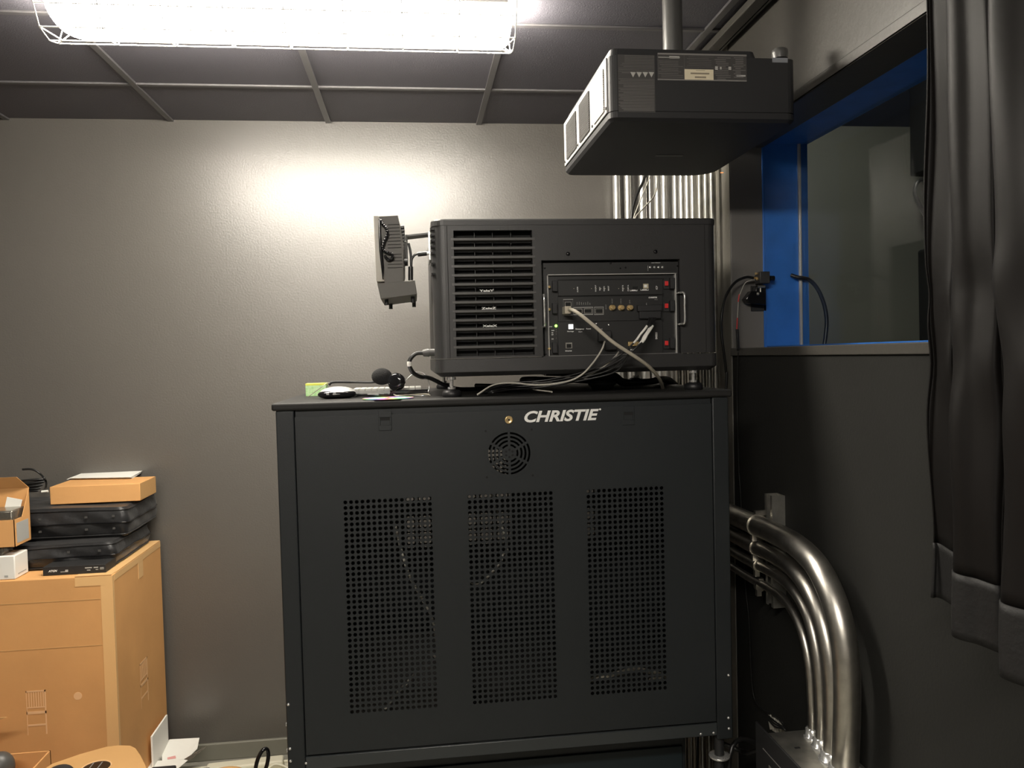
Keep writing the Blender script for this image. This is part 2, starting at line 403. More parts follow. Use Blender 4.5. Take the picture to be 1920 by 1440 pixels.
mb = loft(MB(), [lvl(rrect(hx0+.002, hx1-.002, YP+.002, hy1-.002, .012, rr=(.016, .02, .06, .02)), hz0+.018), lvl(rrect(hx0+.002, hx1-.002, YP+.002, hy1-.002, .012, rr=(.016, .02, .06, .02)), hz0+.02), lvl(out, hz0+.02), lvl(out, zc1)])
body = mb.build('body', 'blackm', HP)
# raised cover on most of the top, leaving a notch at the lens end
loft(MB(), [lvl(rrect(hx0+.004, hx1-.085, YP+.004, hy1-.03, .014), zc1), lvl(rrect(hx0+.006, hx1-.09, YP+.006, hy1-.03, .014), hz1)]).build('upper_cover', 'blackm', HP)
# silver-lit vent side facing left, three perforated windows
side = MB(); ys = YP+.016
hh = hz1-hz0
side.box(hx0-.003, hx0, YP+.016, hy1-.02, hz0+.02, zc1)
side.build('side_panel', mat('silver_side_panel', (.36, .35, .335), .4), HP, bev=.001)
for k, (a, b_) in enumerate(((.035, .135), (.175, .29), (.325, .45))):
    q = MB(); pitch = .0048; nx = int((b_-a)/pitch); nz = int((hh*.62)/pitch)
    q.perf(a+YP, hz0+.02+hh*.66, pitch, nx, nz, .0017, 0, .002)
    q.v = [V(hx0-.0055+v.y, v.x, v.z) for v in q.v]
    vent = q.build('vent_grille', mat('vent_mesh', (.6, .59, .56), .45) if k == 0 else MT['char_l'], HP)
    B(hx0-.0031, hx0-.0029, a+YP, a+YP+nx*pitch, hz0+.02+hh*.66-nz*pitch, hz0+.02+hh*.66).build('vent_backing', 'void', vent)
sc = MB()
for yy in (YP+.02, YP+.15, YP+.31, hy1-.03): sc.lathe((hx0-.003, yy, hz0+.03), (-1, 0, 0), [(0, .0035), (.002, .003)], 10)
sc.build_each('side_screw', 'blackm', HP)
# labels on the face towards the room
yf = YP-.0006
def plate(px0, py0, px1, py1, m, name, parent=HP, Y=None, t=.0006):
    Y = Y if Y is not None else yf
    a, b_ = atY(px0, py0, Y), atY(px1, py1, Y)
    return B(min(a.x, b_.x), max(a.x, b_.x), Y, Y+t, min(a.z, b_.z), max(a.z, b_.z)).build(name, m, parent)
wl = plate(1158, 102, 1229, 211, 'printd', 'warning_label')
lines = MB()
y = 104
while y < 208:
    if not (136 < y < 147):
        x_ = 1160+random.choice((0, 3, 6, 9)) if y > 118 else 1171; a, b_ = atY(x_, y, yf-.0004), atY(1227, y+1.6, yf-.0004); lines.box(a.x, b_.x, yf-.0004, yf, b_.z, a.z)
    y += 2.9
lines.build('small_print', 'printg', wl)
tr = MB()
for k in range(4):
    x_ = 1182+k*11.5; P_ = [atY(x_, 135, yf-.0005), atY(x_+10, 135.5, yf-.0005), atY(x_+5, 145, yf-.0005)]; tr.prism(P_, (0, .0005, 0))
tr.build_each('warning_triangle', mat('grey_symbol', (.42, .41, .38), .5), wl)
sl = plate(1233, 102, 1400, 151, 'printd', 'specification_label')
lines = MB()
def lbar(m_, a0, b0, a1, b1, yy=None):
    yy = yy or yf-.0004; a, b_ = atY(a0, b0, yy), atY(a1, b1, yy); m_.box(a.x, b_.x, yy, yy+.0004, min(a.z, b_.z), max(a.z, b_.z))
for x_, w_, ya, yb in ((1235, 46, 114, 146), (1286, 52, 106, 126), (1340, 30, 108, 148), (1374, 24, 108, 146)):
    y = ya
    while y < yb: lbar(lines, x_+random.choice((0, 2, 5)), y, x_+w_-random.choice((0, 4, 9)), y+1.2); y += 3.3
lines.build('small_print', 'printg', sl)
lb = MB(); lbar(lb, 1234, 106.5, 1275, 108.5); lbar(lb, 1255, 105, 1274, 109.5); lbar(lb, 1341, 124, 1346, 131); lbar(lb, 1350, 125, 1353, 130); lbar(lb, 1366, 125, 1371, 131); lbar(lb, 1381, 140.5, 1398, 143.5)
lb.build_each('bright_print', mat('bright_print', (.5, .49, .46), .5), sl)
for a_ in ((1233, 102, 1400, 102.6), (1233, 150, 1400, 150.6), (1233, 102, 1233.7, 150.6), (1399.3, 102, 1400, 150.6), (1283, 102, 1283.6, 150)): plate(*a_, 'printg', 'label_border', sl, yf-.0003, .0003)
st = plate(1283.5, 129.5, 1338, 150, 'cream', 'serial_sticker', HP, yf-.0012)
lb = MB(); lbar(lb, 1295, 136, 1330, 139.5, yf-.0016); lbar(lb, 1303, 143, 1324, 146.5, yf-.0016); lbar(lb, 1305, 131.5, 1322, 132.6, yf-.0016)
lb.build('barcode', mat('barcode_ink', (.25, .21, .15), .6), st)
plate(1448, 108, 1477, 117.5, mat('grey_port_tag', (.22, .23, .25), .4), 'silver_tag')
kz = atY(1462, 104, YP+.02).z
MB().lathe((atY(1462, 100, YP+.03).x, YP+.03, kz-.004), (0, 0, 1), [(0, .0165), (.012, .0175), (.019, .0165), (.022, .012)], 24).build('levelling_foot', 'char_l', HP)
q = atZ(1255, 292, hz0-.0005)
lg = MB().box(q.x-.035, q.x+.035, q.y-.006, q.y+.006, hz0-.0008, hz0); lg.rot(math.radians(0), q); lg.build('badge', 'charcoal', HP)
B(atZ(1352, 325, hz0).x-.006, atZ(1352, 325, hz0).x+.002, atZ(1352, 325, hz0).y-.012, atZ(1352, 325, hz0).y-.009, hz0-.001, hz0).build('status_lamp', 'orange_led', HP)
# pole and mount
py_ = 1.86; pxx = atY(1261, 60, py_).x
PM = thing('ceiling_mount', (pxx, py_, CZ), 'dark ceiling pole holding up the hanging projector', 'projector mount')
MB().cyl((pxx, py_, hz1+.03), (pxx, py_, CZ), .0235, 28).build('pole', 'char_l', PM)
MB().lathe((pxx, py_, CZ), (0, 0, -1), [(0, .06), (.006, .06), (.008, .03)], 28).build('ceiling_flange', 'char_l', PM)
MB().box(pxx-.05, pxx+.07, py_-.05, py_+.1, hz1+.002, hz1+.012).box(pxx-.02, pxx+.045, py_-.03, py_+.03, hz1+.012, hz1+.032).build('bracket', 'black', PM, bev=.002)

# ================================================================== EQUIPMENT RACK
RY, RB = 1.8, 2.45
rx0, rx1, rz1 = -.318, .743, 1.408
zb0, zb1 = .578, .608            # bottom rail
R = thing('equipment_rack', ((rx0+rx1)/2, 2.1, FZ), 'large black steel equipment rack with perforated front carrying the big projector', 'rack')
B(rx0, rx1, RY, RB, rz1-.017, rz1).build('top_board', mat('rack_top_laminate', (.018, .0175, .017), .6, spec=.3, bump=.1, bscale=400), R, bev=.005, seg=3)
for (xa, ya) in ((rx0+.008, RY+.006), (rx1-.048, RY+.006), (rx0+.008, RB-.05), (rx1-.048, RB-.05)):
    po = MB().box(xa, xa+.04, ya, ya+.04, zb0-.012, rz1-.017).build('post', 'black', R, bev=.003)
fp = MB()
px0, px1, pz0, pz1 = rx0+.05, rx1-.052, zb1+.006, rz1-.032
PITCH = .01255; hole = .0045; YF = RY+.002
F = []
for (pxl, pyl, nx, nz) in ((642, 937, 16, 39), (875, 931, 16, 39), (1098, 921, 15, 39)):
    p = atY(pxl, pyl, YF); F.append((p.x, nx, nz))
ztop = atY(642, 937, YF).z
fz1 = ztop; fz0 = ztop-39*PITCH
for (x_, nx, nz) in F: fp.perf(x_, fz1, PITCH, nx, nz, hole, YF, .002)
xs = [px0]+[v for (x_, nx, nz) in F for v in (x_, x_+nx*PITCH)]+[px1]
for i in range(0, len(xs), 2): fp.box(xs[i], xs[i+1], YF, YF+.002, fz0, fz1)
fp.box(px0, px1, YF, YF+.002, pz0, fz0)
fc = atY(955, 850, YF); R0 = .0575; hs = .062
fp.box(px0, px1, YF, YF+.002, fz1, fc.z-hs)
fp.box(px0, px1, YF, YF+.002, fc.z+hs, pz1)
fp.box(px0, fc.x-hs, YF, YF+.002, fc.z-hs, fc.z+hs); fp.box(fc.x+hs, px1, YF, YF+.002, fc.z-hs, fc.z+hs)
N = 48; o = []; q = []
for k in range(N):
    a = 2*PI*k/N; m_ = max(abs(math.cos(a)), abs(math.sin(a)))
    o.append((fc.x+hs*math.cos(a)/m_, YF, fc.z+hs*math.sin(a)/m_)); q.append((fc.x+R0*math.cos(a), YF, fc.z+R0*math.sin(a)))
fp.add(o+q+[(p[0], YF+.002, p[2]) for p in q], [(k, (k+1) % N, N+(k+1) % N, N+k) for k in range(N)]+[(N+k, N+(k+1) % N, 2*N+(k+1) % N, 2*N+k) for k in range(N)])
FP = fp.build('front_panel', 'black', R)
# corners of the square are filled by the small wedges of the grille frame
gr = MB()
def annulus(mb, c, r0, r1, y, th, n=64, a0=0, a1=2*PI):
    vs = []
    for k in range(n+1):
        a = a0+(a1-a0)*k/n
        for rr in (r0, r1):
            for yy in (y, y+th): vs.append((c.x+rr*math.sin(a), yy, c.z+rr*math.cos(a)))
    fs = []
    for k in range(n):
        i = k*4; j = i+4
        fs += [(i, i+2, j+2, j), (i+1, j+1, j+3, i+3), (i, j, j+1, i+1), (i+2, i+3, j+3, j+2)]
    mb.add(vs, fs)
slots = [(.0155, .0205), (.0245, .0295), (.0335, .0385), (.0425, .0475)]
# solid web = complement of the slots and six spokes
edges = [(.0, .0095)]
gr_r = [(.0212, .0262), (.0308, .0352), (.0398, .0442), (.0488, .0578)]
for r0, r1 in gr_r: annulus(gr, fc, r0, r1, YF, .002)
annulus(gr, fc, .0, .0168, YF, .002)
for k in range(6):
    a = PI/3*k; sp = MB(); sp.box(fc.x-.0028, fc.x+.0028, YF+.0001, YF+.0021, fc.z+.012, fc.z+.053); sp.rot(a, fc, 'Y'); gr.v_off = 0; gr.add(sp.v, sp.f)
gr.build('fan_grille', 'black', FP)
h_ = MB()
for sx in (-1, 1):
    for sz in (-1, 1): h_.lathe((fc.x+sx*.053, YF-.0004, fc.z+sz*.053), (0, -1, 0), [(0, .0026), (.0003, .0026)], 12)
for k in range(6):
    a = PI/3*k+.5; h_.lathe((fc.x+.0085*math.cos(a), YF-.0004, fc.z+.0085*math.sin(a)), (0, -1, 0), [(0, .0026), (.0003, .0026)], 10)
h_.build_each('screw_hole', 'void', FP)
for (ax, ay) in ((722, 789), (1178, 779)):
    c = atY(ax, ay, YF); lt = MB(); x_, z_ = c.x, c.z
    lt.box(x_-.0145, x_+.0145, YF-.0022, YF, z_+.008, z_+.022).box(x_-.0145, x_+.0145, YF-.0022, YF, z_-.022, z_-.010).box(x_-.0145, x_-.0105, YF-.0022, YF, z_-.010, z_+.008).box(x_+.0105, x_+.0145, YF-.0022, YF, z_-.010, z_+.008)
    lo = lt.build('latch', 'black', FP, bev=.0006)
    B(x_-.0105, x_+.0105, YF-.0006, YF-.0001, z_+.001, z_+.008).build('latch_recess', 'void', lo)
c = atY(954, 787, YF)
lk = MB().lathe((c.x, YF, c.z), (0, -1, 0), [(0, .0092), (.003, .0092), (.0045, .0075), (.0035, .006), (.0035, .0)], 24).build('lock', 'gold', FP)
MB().lathe((c.x, YF-.0036, c.z), (0, -1, 0), [(0, .0022), (.0008, .0022)], 10).build('keyhole', 'void', lk)
a, b_ = atY(980, 791, YF-.0004), atY(1120, 786, YF-.0004)
text('CHRISTIE', .0345, V(a.x, YF-.0006, atY(1050, 789, YF).z), FP, 'print', 'white_logo', shear=.27, bold=.0011, width=(b_.x-a.x), depth=.0006)
c = atY(1125, 767.5, YF); MB().lathe((c.x, YF-.0003, c.z), (0, -1, 0), [(0, .0024), (.0005, .0024)], 14).build('trademark_dot', 'print', FP)
B(rx0+.05, rx1-.05, RY+.012, RY+.04, rz1-.034, rz1-.017).build('upper_rail', 'black', R)
B(rx0+.048, rx1-.048, RY+.004, RY+.034, zb0, zb1).build('lower_rail', mat('rail_steel', (.035, .04, .042), .33), R, bev=.002)
for (xa, xb) in ((rx0+.01, rx0+.014), (rx1-.014, rx1-.01)): B(xa, xb, RY+.046, RB-.05, zb0, rz1-.017).build('side_panel', 'black', R)
B(rx0+.01, rx1-.01, RB-.05, RB-.02, zb0, zb1).build('lower_rail', 'black', R)
# back panel, perforated like the front, and what stands inside
bp = MB(); YB = RB-.02
zA, zBm, zC = 1.255, 1.0, .85
def brow(zt, n): return zt-n*PITCH
cols = [(-.04, 26), (.47, 7)]; rows = [(1.235-.02, 12), (1.02, 8)]
xb = [rx0+.012]; 
for x_, nx in cols: xb += [x_, x_+nx*PITCH]
xb += [rx1-.012]
zt = rz1-.02
for (z_, nz) in rows:
    bp.box(xb[0], xb[-1], YB, YB+.002, z_, zt)
    for x_, nx in cols: bp.perf(x_, z_, PITCH, nx, nz, .0048, YB, .002)
    for i in range(0, len(xb), 2): bp.box(xb[i], xb[i+1], YB, YB+.002, z_-nz*PITCH, z_)
    zt = z_-nz*PITCH
bp.box(xb[0], xb[-1], YB, YB+.002, zb0+.03, zt)
bp.build('back_panel', 'black', R)
B(rx0+.015, rx1-.015, RY+.05, RB-.06, zb0+.01, zb0+.014).build('inner_shelf', 'charcoal', R)
AM = thing('amplifier', (.0, 2.0, zb0+.014), 'dim grey equipment case on the bottom shelf inside the rack at left', 'amplifier')
B(-.22, .08, 1.9, 2.3, zb0+.0145, zb0+.13).build('case', 'char_l', AM, bev=.003)
tag(B(.12, .36, 1.95, 2.3, zb0+.0145, zb0+.10).build('power_supply', 'charcoal', None, bev=.003), 'dark low box on the bottom shelf inside the rack at centre', 'power supply')
def cable(name, pts, r, m, label, n=10, cat='cable', sm=8, group=None):
    o = MB().tube(smooth_path(pts, sm), r, n).build(name, m); return tag(o, label, cat, group)
cable('inner_cable', [atY(741, 985, 1.95), atY(752, 1030, 1.92), atY(768, 1080, 1.9), atY(790, 1120, 1.9), atY(812, 1165, 1.95), atY(820, 1230, 2.05), V(.02, 2.1, zb0+.14)], .0035, 'cablew', 'pale cable hanging inside the rack behind the left mesh')
cable('inner_cable', [V(.12, 2.15, 1.38), atY(945, 1000, 1.95), atY(943, 1040, 1.92), atY(930, 1065, 1.9), atY(885, 1093, 1.95), V(.08, 2.2, 1.0)], .003, 'cablew', 'pale cable curving inside the rack behind the middle mesh')
cable('inner_cable', [V(-.02, 1.99, zb0+.131), atY(768, 1275, 1.88), atY(740, 1305, 1.87), atY(722, 1330, 1.87)], .0035, 'cablew', 'short pale cable over the grey case inside the rack')
cable('inner_cable', [atY(1080, 1284, 2.0), atY(1112, 1274, 1.9), atY(1160, 1262, 1.9), atY(1200, 1256, 1.92), atY(1250, 1270, 2.0), V(.62, 2.1, zb0+.02)], .006, 'cableg', 'thick grey cable lying inside the rack behind the right mesh')
bolts = MB()
for (ax, ay) in ((541, 1321), (544, 1404), (545, 1427), (1366, 1266), (1366, 1346), (1367, 1366), (1314, 1376), (1338, 1374), (574, 1431)):
    c = atY(ax, ay, RY+.005); bolts.lathe((c.x, RY+.0055, c.z), (0, -1, 0), [(0, .0035), (.0018, .0032), (.0026, .0015)], 12)
for z_ in (.66, .72): bolts.lathe((rx0+.008, RY+.02, z_-.04), (-1, 0, 0), [(0, .005), (.003, .0045)], 12); bolts.lathe((rx1-.008, RY+.02, z_-.02), (1, 0, 0), [(0, .005), (.003, .0045)], 12)
bolts.build_each('bolt', 'chrome', R)
for (xa, ya) in ((rx0+.028, RY+.026), (rx1-.036, RY+.026), (rx0+.028, RB-.03), (rx1-.036, RB-.03)):
    lg = MB().cyl((xa, ya, FZ+.02), (xa, ya, zb0-.012), .0115, 20).build('leg', 'blackm', R)
    MB().lathe((xa, ya, .514), (0, 0, 1), [(0, .024), (.004, .026), (.006, .024), (.006, .014)], 28).build('locking_ring', 'chrome', lg)
    MB().lathe((xa, ya, FZ), (0, 0, 1), [(0, .035), (.012, .033), (.02, .014)], 24).build('foot', 'rubber', lg)

PL = thing('added_cabinet', (.2, 2.15, FZ), 'black low cabinet added to darken the space beneath the equipment rack', 'cabinet')  # dark filler added to deepen the darkness under the rack
B(rx0+.09, rx1-.085, 1.93, 2.38, FZ, zb0-.06).build('body', 'black', PL, bev=.004)
B(rx0+.10, rx1-.095, 1.924, 1.93, FZ+.03, zb0-.08).build('door', mat('blue_black_panel', (.008, .016, .02), .5), PL, bev=.002)

# ================================================================== BIG PROJECTOR
PY, PB = 1.84, 2.40
bx0, bx1, bz0, bz1 = .045, .727, 1.455, 1.819
CP = thing('cinema_projector', ((bx0+bx1)/2, 2.1, rz1), 'large black cinema projector standing on top of the equipment rack', 'projector')
O = rrect(bx0, bx1, PY, PB, .03, 6, (.028, .02, .03, .03)); O2 = rrect(bx0+.014, bx1-.014, PY+.014, PB-.014, .03, 6, (.02, .014, .03, .03)); O3 = rrect(bx0+.0015, bx1-.0015, PY+.0015, PB-.0015, .03, 6, (.028, .02, .03, .03))
zs = atY(900, 672, PY).z      # seam above the skirt
zt_ = atY(900, 422, PY).z     # seam under the lid
loft(MB(), [lvl(O2, bz0), lvl(O, bz0+.010), lvl(O, zs-.001)], False).build('skirt', 'charcoal', CP, bev=.001)
# main shell with openings for louvres and card cage is built from strips in front and a rounded shell elsewhere
lv0, lv1 = atY(850, 432, PY), atY(1003, 665, PY); cc0, cc1 = atY(1015, 488, PY), atY(1278, 673, PY)
shell = MB()
fl = bx0+.028; fr = bx1-.02                                # flat part of the face
ring_pts = [p for p in O3 if not (p[1] < PY+.002 and fl-.0005 < p[0] < fr+.0005)]
arc = rrect(bx0+.0015, bx1-.0015, PY+.0015, PB-.0015, .03, 6, (.028, .02, .03, .03))
i0 = 6; arcs = arc[7:]+arc[:7]                              # starts at right front corner, goes round the back to left front corner
vs = []; zlo, zhi = zs+.001, zt_-.001
for p in arcs: vs += [(p[0], p[1], zlo), (p[0], p[1], zhi)]
shell.add(vs, [(2*k, 2*k+2, 2*k+3, 2*k+1) for k in range(len(arcs)-1)], True)
yq = PY+.0015
xa, xb_ = arcs[-1][0], arcs[0][0]
def strip(x0, x1, z0, z1): shell.add([(x0, yq, z0), (x1, yq, z0), (x1, yq, z1), (x0, yq, z1)], [(0, 1, 2, 3)])
strip(xa, lv0.x, zlo, zhi); strip(lv0.x, lv1.x, zlo, lv1.z); strip(lv0.x, lv1.x, lv0.z, zhi)
strip(lv1.x, cc0.x, zlo, zhi); strip(cc0.x, cc1.x, zlo, cc1.z); strip(cc0.x, cc1.x, cc0.z, zhi); strip(cc1.x, xb_, zlo, zhi)
shell.add([(p[0], p[1], zlo) for p in arcs], [tuple(range(len(arcs)))]); shell.add([(p[0], p[1], zhi) for p in arcs], [tuple(range(len(arcs)))])
def recess(x0, x1, z0, z1, dpt):
    y0_, y1_ = yq, yq+dpt
    shell.add([(x0, y0_, z0), (x1, y0_, z0), (x1, y0_, z1), (x0, y0_, z1), (x0, y1_, z0), (x1, y1_, z0), (x1, y1_, z1), (x0, y1_, z1)],
              [(0, 1, 5, 4), (1, 2, 6, 5), (2, 3, 7, 6), (3, 0, 4, 7)])
recess(lv0.x, lv1.x, lv1.z, lv0.z, .03); recess(cc0.x, cc1.x, cc1.z, cc0.z, .022)
SH = shell.build('shell', 'charcoal', CP)
B(lv0.x, lv1.x, yq+.03, yq+.032, lv1.z, lv0.z).build('vent_backing', 'void', CP)
B(cc0.x, cc1.x, yq+.0225, yq+.024, cc1.z, cc0.z).build('cage_backing', 'void', CP)
loft(MB(), [lvl(O3, zt_-.001), lvl(O3, zt_), lvl(O, zt_), lvl(O, bz1-.004), lvl(O3, bz1-.001), lvl(rrect(bx0+.006, bx1-.006, PY+.006, PB-.006, .03, 6, (.028, .02, .03, .03)), bz1)]).build('lid', 'charcoal', CP)
# panel seams
sm_ = MB()
for pxs in (841, 1323):
    a = atY(pxs, 550, PY); sm_.box(a.x-.0006, a.x+.0006, PY+.0008, PY+.0016, zlo, zhi)
sm_.build_each('panel_seam', 'void', SH)
# louvres
H = (lv0.z-lv1.z); nb = 14
for k in range(1, nb):
    z_ = lv0.z-H*k/nb
    MB().prism([(lv0.x-.006, PY, z_+.0032), (lv0.x-.006, PY, z_-.0022), (lv0.x-.006, PY+.012, z_-.0055), (lv0.x-.006, PY+.012, z_+.0000)], (lv1.x-lv0.x+.012, 0, 0)).build('louvre', 'char_l', CP)
ribs = MB()
for t in (.27, .5, .735):
    x_ = lv0.x+(lv1.x-lv0.x)*t; ribs.box(x_-.0006, x_+.0006, yq+.016, yq+.028, lv1.z, lv0.z)
ribs.build_each('vent_rib', 'charcoal', CP)
for (tx, ty, s_) in ((900, 547, 'YeleY'), (904, 580, 'ZeleZ'), (906, 613, 'XeleX')):
    p = atY(tx-.5, ty, yq+.003); text(s_, .0066, p, CP, 'print', 'vent_lettering', width=.034, bold=.0002)
# grip slots on the rear corner
gs = MB()
for k, gy in enumerate((430, 441, 452, 463, 475, 495, 514)):
    z_ = atY(815, gy, PY+.02).z
    gs.box(bx0-.002, bx0+.014, PY+.012, PY+.05, z_-.0022, z_+.0022)
gs.build_each('corner_grip', 'blackg', CP)
# lens collar and screws
MB().lathe((bx1-.004, 2.0, atY(1345, 558, 2.0).z), (1, 0, 0), [(0, .064), (.008, .062), (.014, .05), (.017, .0)], 40).build('lens_collar', 'blackm', CP)
s_ = MB()
for a_ in ((1065, 476), (1229, 472)):
    c = atY(*a_, PY+.001); s_.lathe(c, (0, -1, 0), [(0, .0048), (.0015, .0046), (.003, .003), (.0033, 0)], 16)
s_.build_each('panel_screw', 'blackg', CP)
# four levelling feet
for (fx, fy, gy_) in ((.0835, 1.862, 0), (.670, 1.862, 0), (.0835, 2.37, 0), (.670, 2.37, 0)):
    ft = MB().lathe((fx, fy, rz1), (0, 0, 1), [(0, .020), (.002, .0225), (.010, .0225), (.016, .018), (.018, .006)], 28).build('foot', 'rubber', CP)
    MB().cyl((fx, fy, rz1+.015), (fx, fy, bz0+.004), .0045, 16).build('stud', 'chrome', ft)
    MB().lathe((fx, fy, rz1+.018), (0, 0, 1), [(0, .010), (.005, .010)], 6).lathe((fx, fy, bz0-.007), (0, 0, 1), [(0, .0105), (.006, .0105)], 6).build_each('nut', 'chrome', ft)

# ---- card cage
CC = PY+.012                      # face plane of the cage plate
def pb(px0, py0, px1, py1, y0, y1):
    a, b_ = atY(px0, py0, y0), atY(px1, py1, y0); return (min(a.x, b_.x), max(a.x, b_.x), y0, y1, min(a.z, b_.z), max(a.z, b_.z))
CG = MB().box(*pb(1018, 493, 1274, 670, CC, CC+.008)).build('card_cage', 'panelg', CP, bev=.0006)
fr_ = MB()
fx0, fx1, fz1_, fz0_ = atY(1025, 515, CC).x, atY(1266, 512, CC).x, atY(1145, 514, CC).z, atY(1145, 666, CC).z
for a_ in ((fx0, fx1, fz1_-.0016, fz1_), (fx0, fx1, fz0_, fz0_+.0016), (fx0, fx0+.0014, fz0_, fz1_), (fx1-.0035, fx1-.001, fz0_, fz1_)): fr_.box(a_[0], a_[1], CC-.009, CC-.0005, a_[2], a_[3])
fr_.box(atY(1273, 500, CC).x, atY(1273, 500, CC).x+.0012, CC-.008, CC-.0005, fz0_, fz1_+.016)
fr_.build('cage_frame', mat('bare_aluminium_edge', (.62, .61, .58), .35, .35), CG)
def card(py0, py1, nm):
    c_ = MB().box(*pb(1046, py0, 1243, py1, CC-.004, CC-.0002)).build(nm, 'panelg', CG, bev=.0008)
    return c_
k1 = card(526, 552, 'interface_card'); k2 = card(557, 600, 'connector_card'); k3 = card(604, 663, 'media_card')
YC = CC-.0042
gap = MB()
for (ya_, yb_) in ((553.5, 556), (601, 603.2), (524, 525.6)): gap.box(*pb(1046, ya_, 1245, yb_, CC-.0012, CC-.0002))
gap.build_each('card_gap', 'void', CG)
def tx(s, px, py, size, par, vert=False, m='print', **k):
    p = atY(px, py, YC); p.y = YC-.0001
    if vert: return text(s, size, p, par, m, 'lettering', ux=V(0, 0, 1), uy=V(-1, 0, 0), depth=.0002, **k)
    return text(s, size, p, par, m, 'lettering', depth=.0002, **k)
for (s, px, py, z_) in (('ALARM', 1082, 548, .0040), ('OUTPUT', 1116, 547, .0040), ('TEST', 1124, 545, .0040), ('PORT1', 1132, 546, .0040), ('BOOT', 1140, 545, .0040), ('PORT B', 1167, 546, .0042), ('PORT A', 1177, 546, .0042), ('ICP', 1231, 543, .0062)):
    tx(s, px+2, py, z_, k1, True, bold=.0001)
MB().box(*pb(1186, 537, 1196, 542, YC-.0006, YC)).build('usb_port', 'void', k1)
u = MB().box(*pb(1206, 532, 1216, 541, YC-.0015, YC)).build('usb_port', 'usb', k1); MB().box(*pb(1208, 534, 1213, 538.5, YC-.0022, YC-.0015)).build('usb_tongue', 'print', u)
bk = MB()
for (a0, a1, y_) in ((1181, 1195, 545), (1201, 1216, 544)):
    bk.box(*pb(a0, y_, a1, y_+.7, YC-.0002, YC)); bk.box(*pb(a0, y_-2, a0+.7, y_, YC-.0002, YC)); bk.box(*pb(a1-.7, y_-2, a1, y_, YC-.0002, YC)); bk.box(*pb(a0+3, y_-1.6, a1-3, y_+.3, YC-.0002, YC))
bk.build_each('port_bracket', 'print', k1)
dt = MB()
for px in (1076, 1109, 1118, 1127, 1135, 1160, 1170):
    c = atY(px, 541, YC); dt.lathe((c.x, YC, c.z), (0, -1, 0), [(0, .0008), (.0003, .0008)], 8)
dt.build_each('status_lamp', 'usb', k1)
def outline(par, a0, b0, a1, b1, w=.8, m='printl', nm='port_outline'):
    q = MB().box(*pb(a0, b0, a1, b0+w, YC-.0002, YC)).box(*pb(a0, b1-w, a1, b1, YC-.0002, YC)).box(*pb(a0, b0, a0+w, b1, YC-.0002, YC)).box(*pb(a1-w, b0, a1, b1, YC-.0002, YC))
    return q.build(nm, m, par)
MT['printl'] = mat('pale_grey_print', (.42, .42, .4), .5)
outline(k2, 1056, 561, 1074.5, 591); outline(k2, 1075, 576, 1112, 590); outline(k2, 1114, 575.5, 1132, 590)
for (a0, b0, a1, b1) in ((1060, 567, 1070.5, 574), (1078, 580, 1091, 587), (1096, 579.5, 1109, 586.5), (1117, 579.5, 1130, 587)):
    e = MB().box(*pb(a0-.8, b0-.8, a1+.8, b1+.8, YC-.0006, YC)).build('ethernet_port', 'galvd', k2); MB().box(*pb(a0, b0, a1, b1, YC-.0008, YC-.0006)).build('port_opening', 'void', e)
for i, px in enumerate((1083, 1087, 1091, 1095, 1099, 1103, 1107)): tx(('PWR', 'FPGA', 'LINK', 'CPU', 'ACT', 'SYNC', 'RST')[i], px, 571.5, .0030, k2, True, 'printl')
for i, px in enumerate((1147, 1163.5, 1180)):
    c = atY(px, 577, YC); bn = MB().lathe((c.x, YC, c.z), (.12, -1, 0), [(0, .0068), (.002, .0068), (.002, .005), (.009, .005), (.012, .0055), (.0125, .004), (.012, .0015)], 22).build('bnc_connector', 'gold', k2)
    MB().box(c.x-.0065, c.x+.0065, YC-.009, YC-.007, c.z-.001, c.z+.001).build('bayonet_pin', 'gold', bn)
    tx(('SDI OUT', 'SYNC IN', 'SDI IN')[i], px+1.5, 569, .0030, k2, True, 'printl')
tx('AES OUT', 1137, 580, .0028, k2, True, 'printl'); tx('GPIO', 1213, 573, .0030, k2, True, 'printl')
tx('CHRISTIE', 1216, 559, .0042, k2, bold=.0002, width=.021); tx('IMB-S2', 1227, 562.5, .0028, k2, False, 'printl')
pg = MB().box(*pb(1196, 572, 1242, 583, YC-.012, YC)).box(*pb(1199, 583, 1240, 597, YC-.009, YC-.002)).build('cable_plug', 'blackm', k2, bev=.0015)
btn = MB().box(*pb(1066, 608, 1075, 617, YC-.002, YC)).build('lit_button', 'lit_btn', k3, bev=.0005)
tx('Marriage', 1063.5, 622.5, .0040, k3, bold=.0001, width=.0155); tx('Emergency', 1079, 618, .0040, k3, bold=.0001, width=.0205); tx('Reset', 1099, 617.5, .0040, k3, bold=.0001, width=.0115); tx('Start', 1084.5, 623, .0038, k3, width=.009)
e = MB().box(*pb(1060.5, 642.5, 1073, 653, YC-.0012, YC)).build('ethernet_port', 'galv', k3, bev=.0003); MB().box(*pb(1062.3, 645, 1071.5, 652, YC-.0015, YC-.0012)).build('port_opening', 'void', e)
tx('Ethernet', 1060, 659, .0040, k3, bold=.0001, width=.0155)
tx('IMBS1', 1232.5, 636, .0068, k3, True, bold=.0002)
tx('DVI A', 1182, 656.5, .0034, k3, bold=.0001); tx('I/O', 1126, 618, .0036, k3)
bc = MB().box(*pb(1178, 641, 1199, 648.5, YC-.006, YC)).build('brass_connector', 'gold', k3, bev=.0008)
dl = MB().box(*pb(1122, 620, 1147, 640, YC-.016, YC)).box(*pb(1135, 638, 1157, 656, YC-.014, YC-.002)).build('black_plug', 'blackm', k3, bev=.002)
sc = MB()
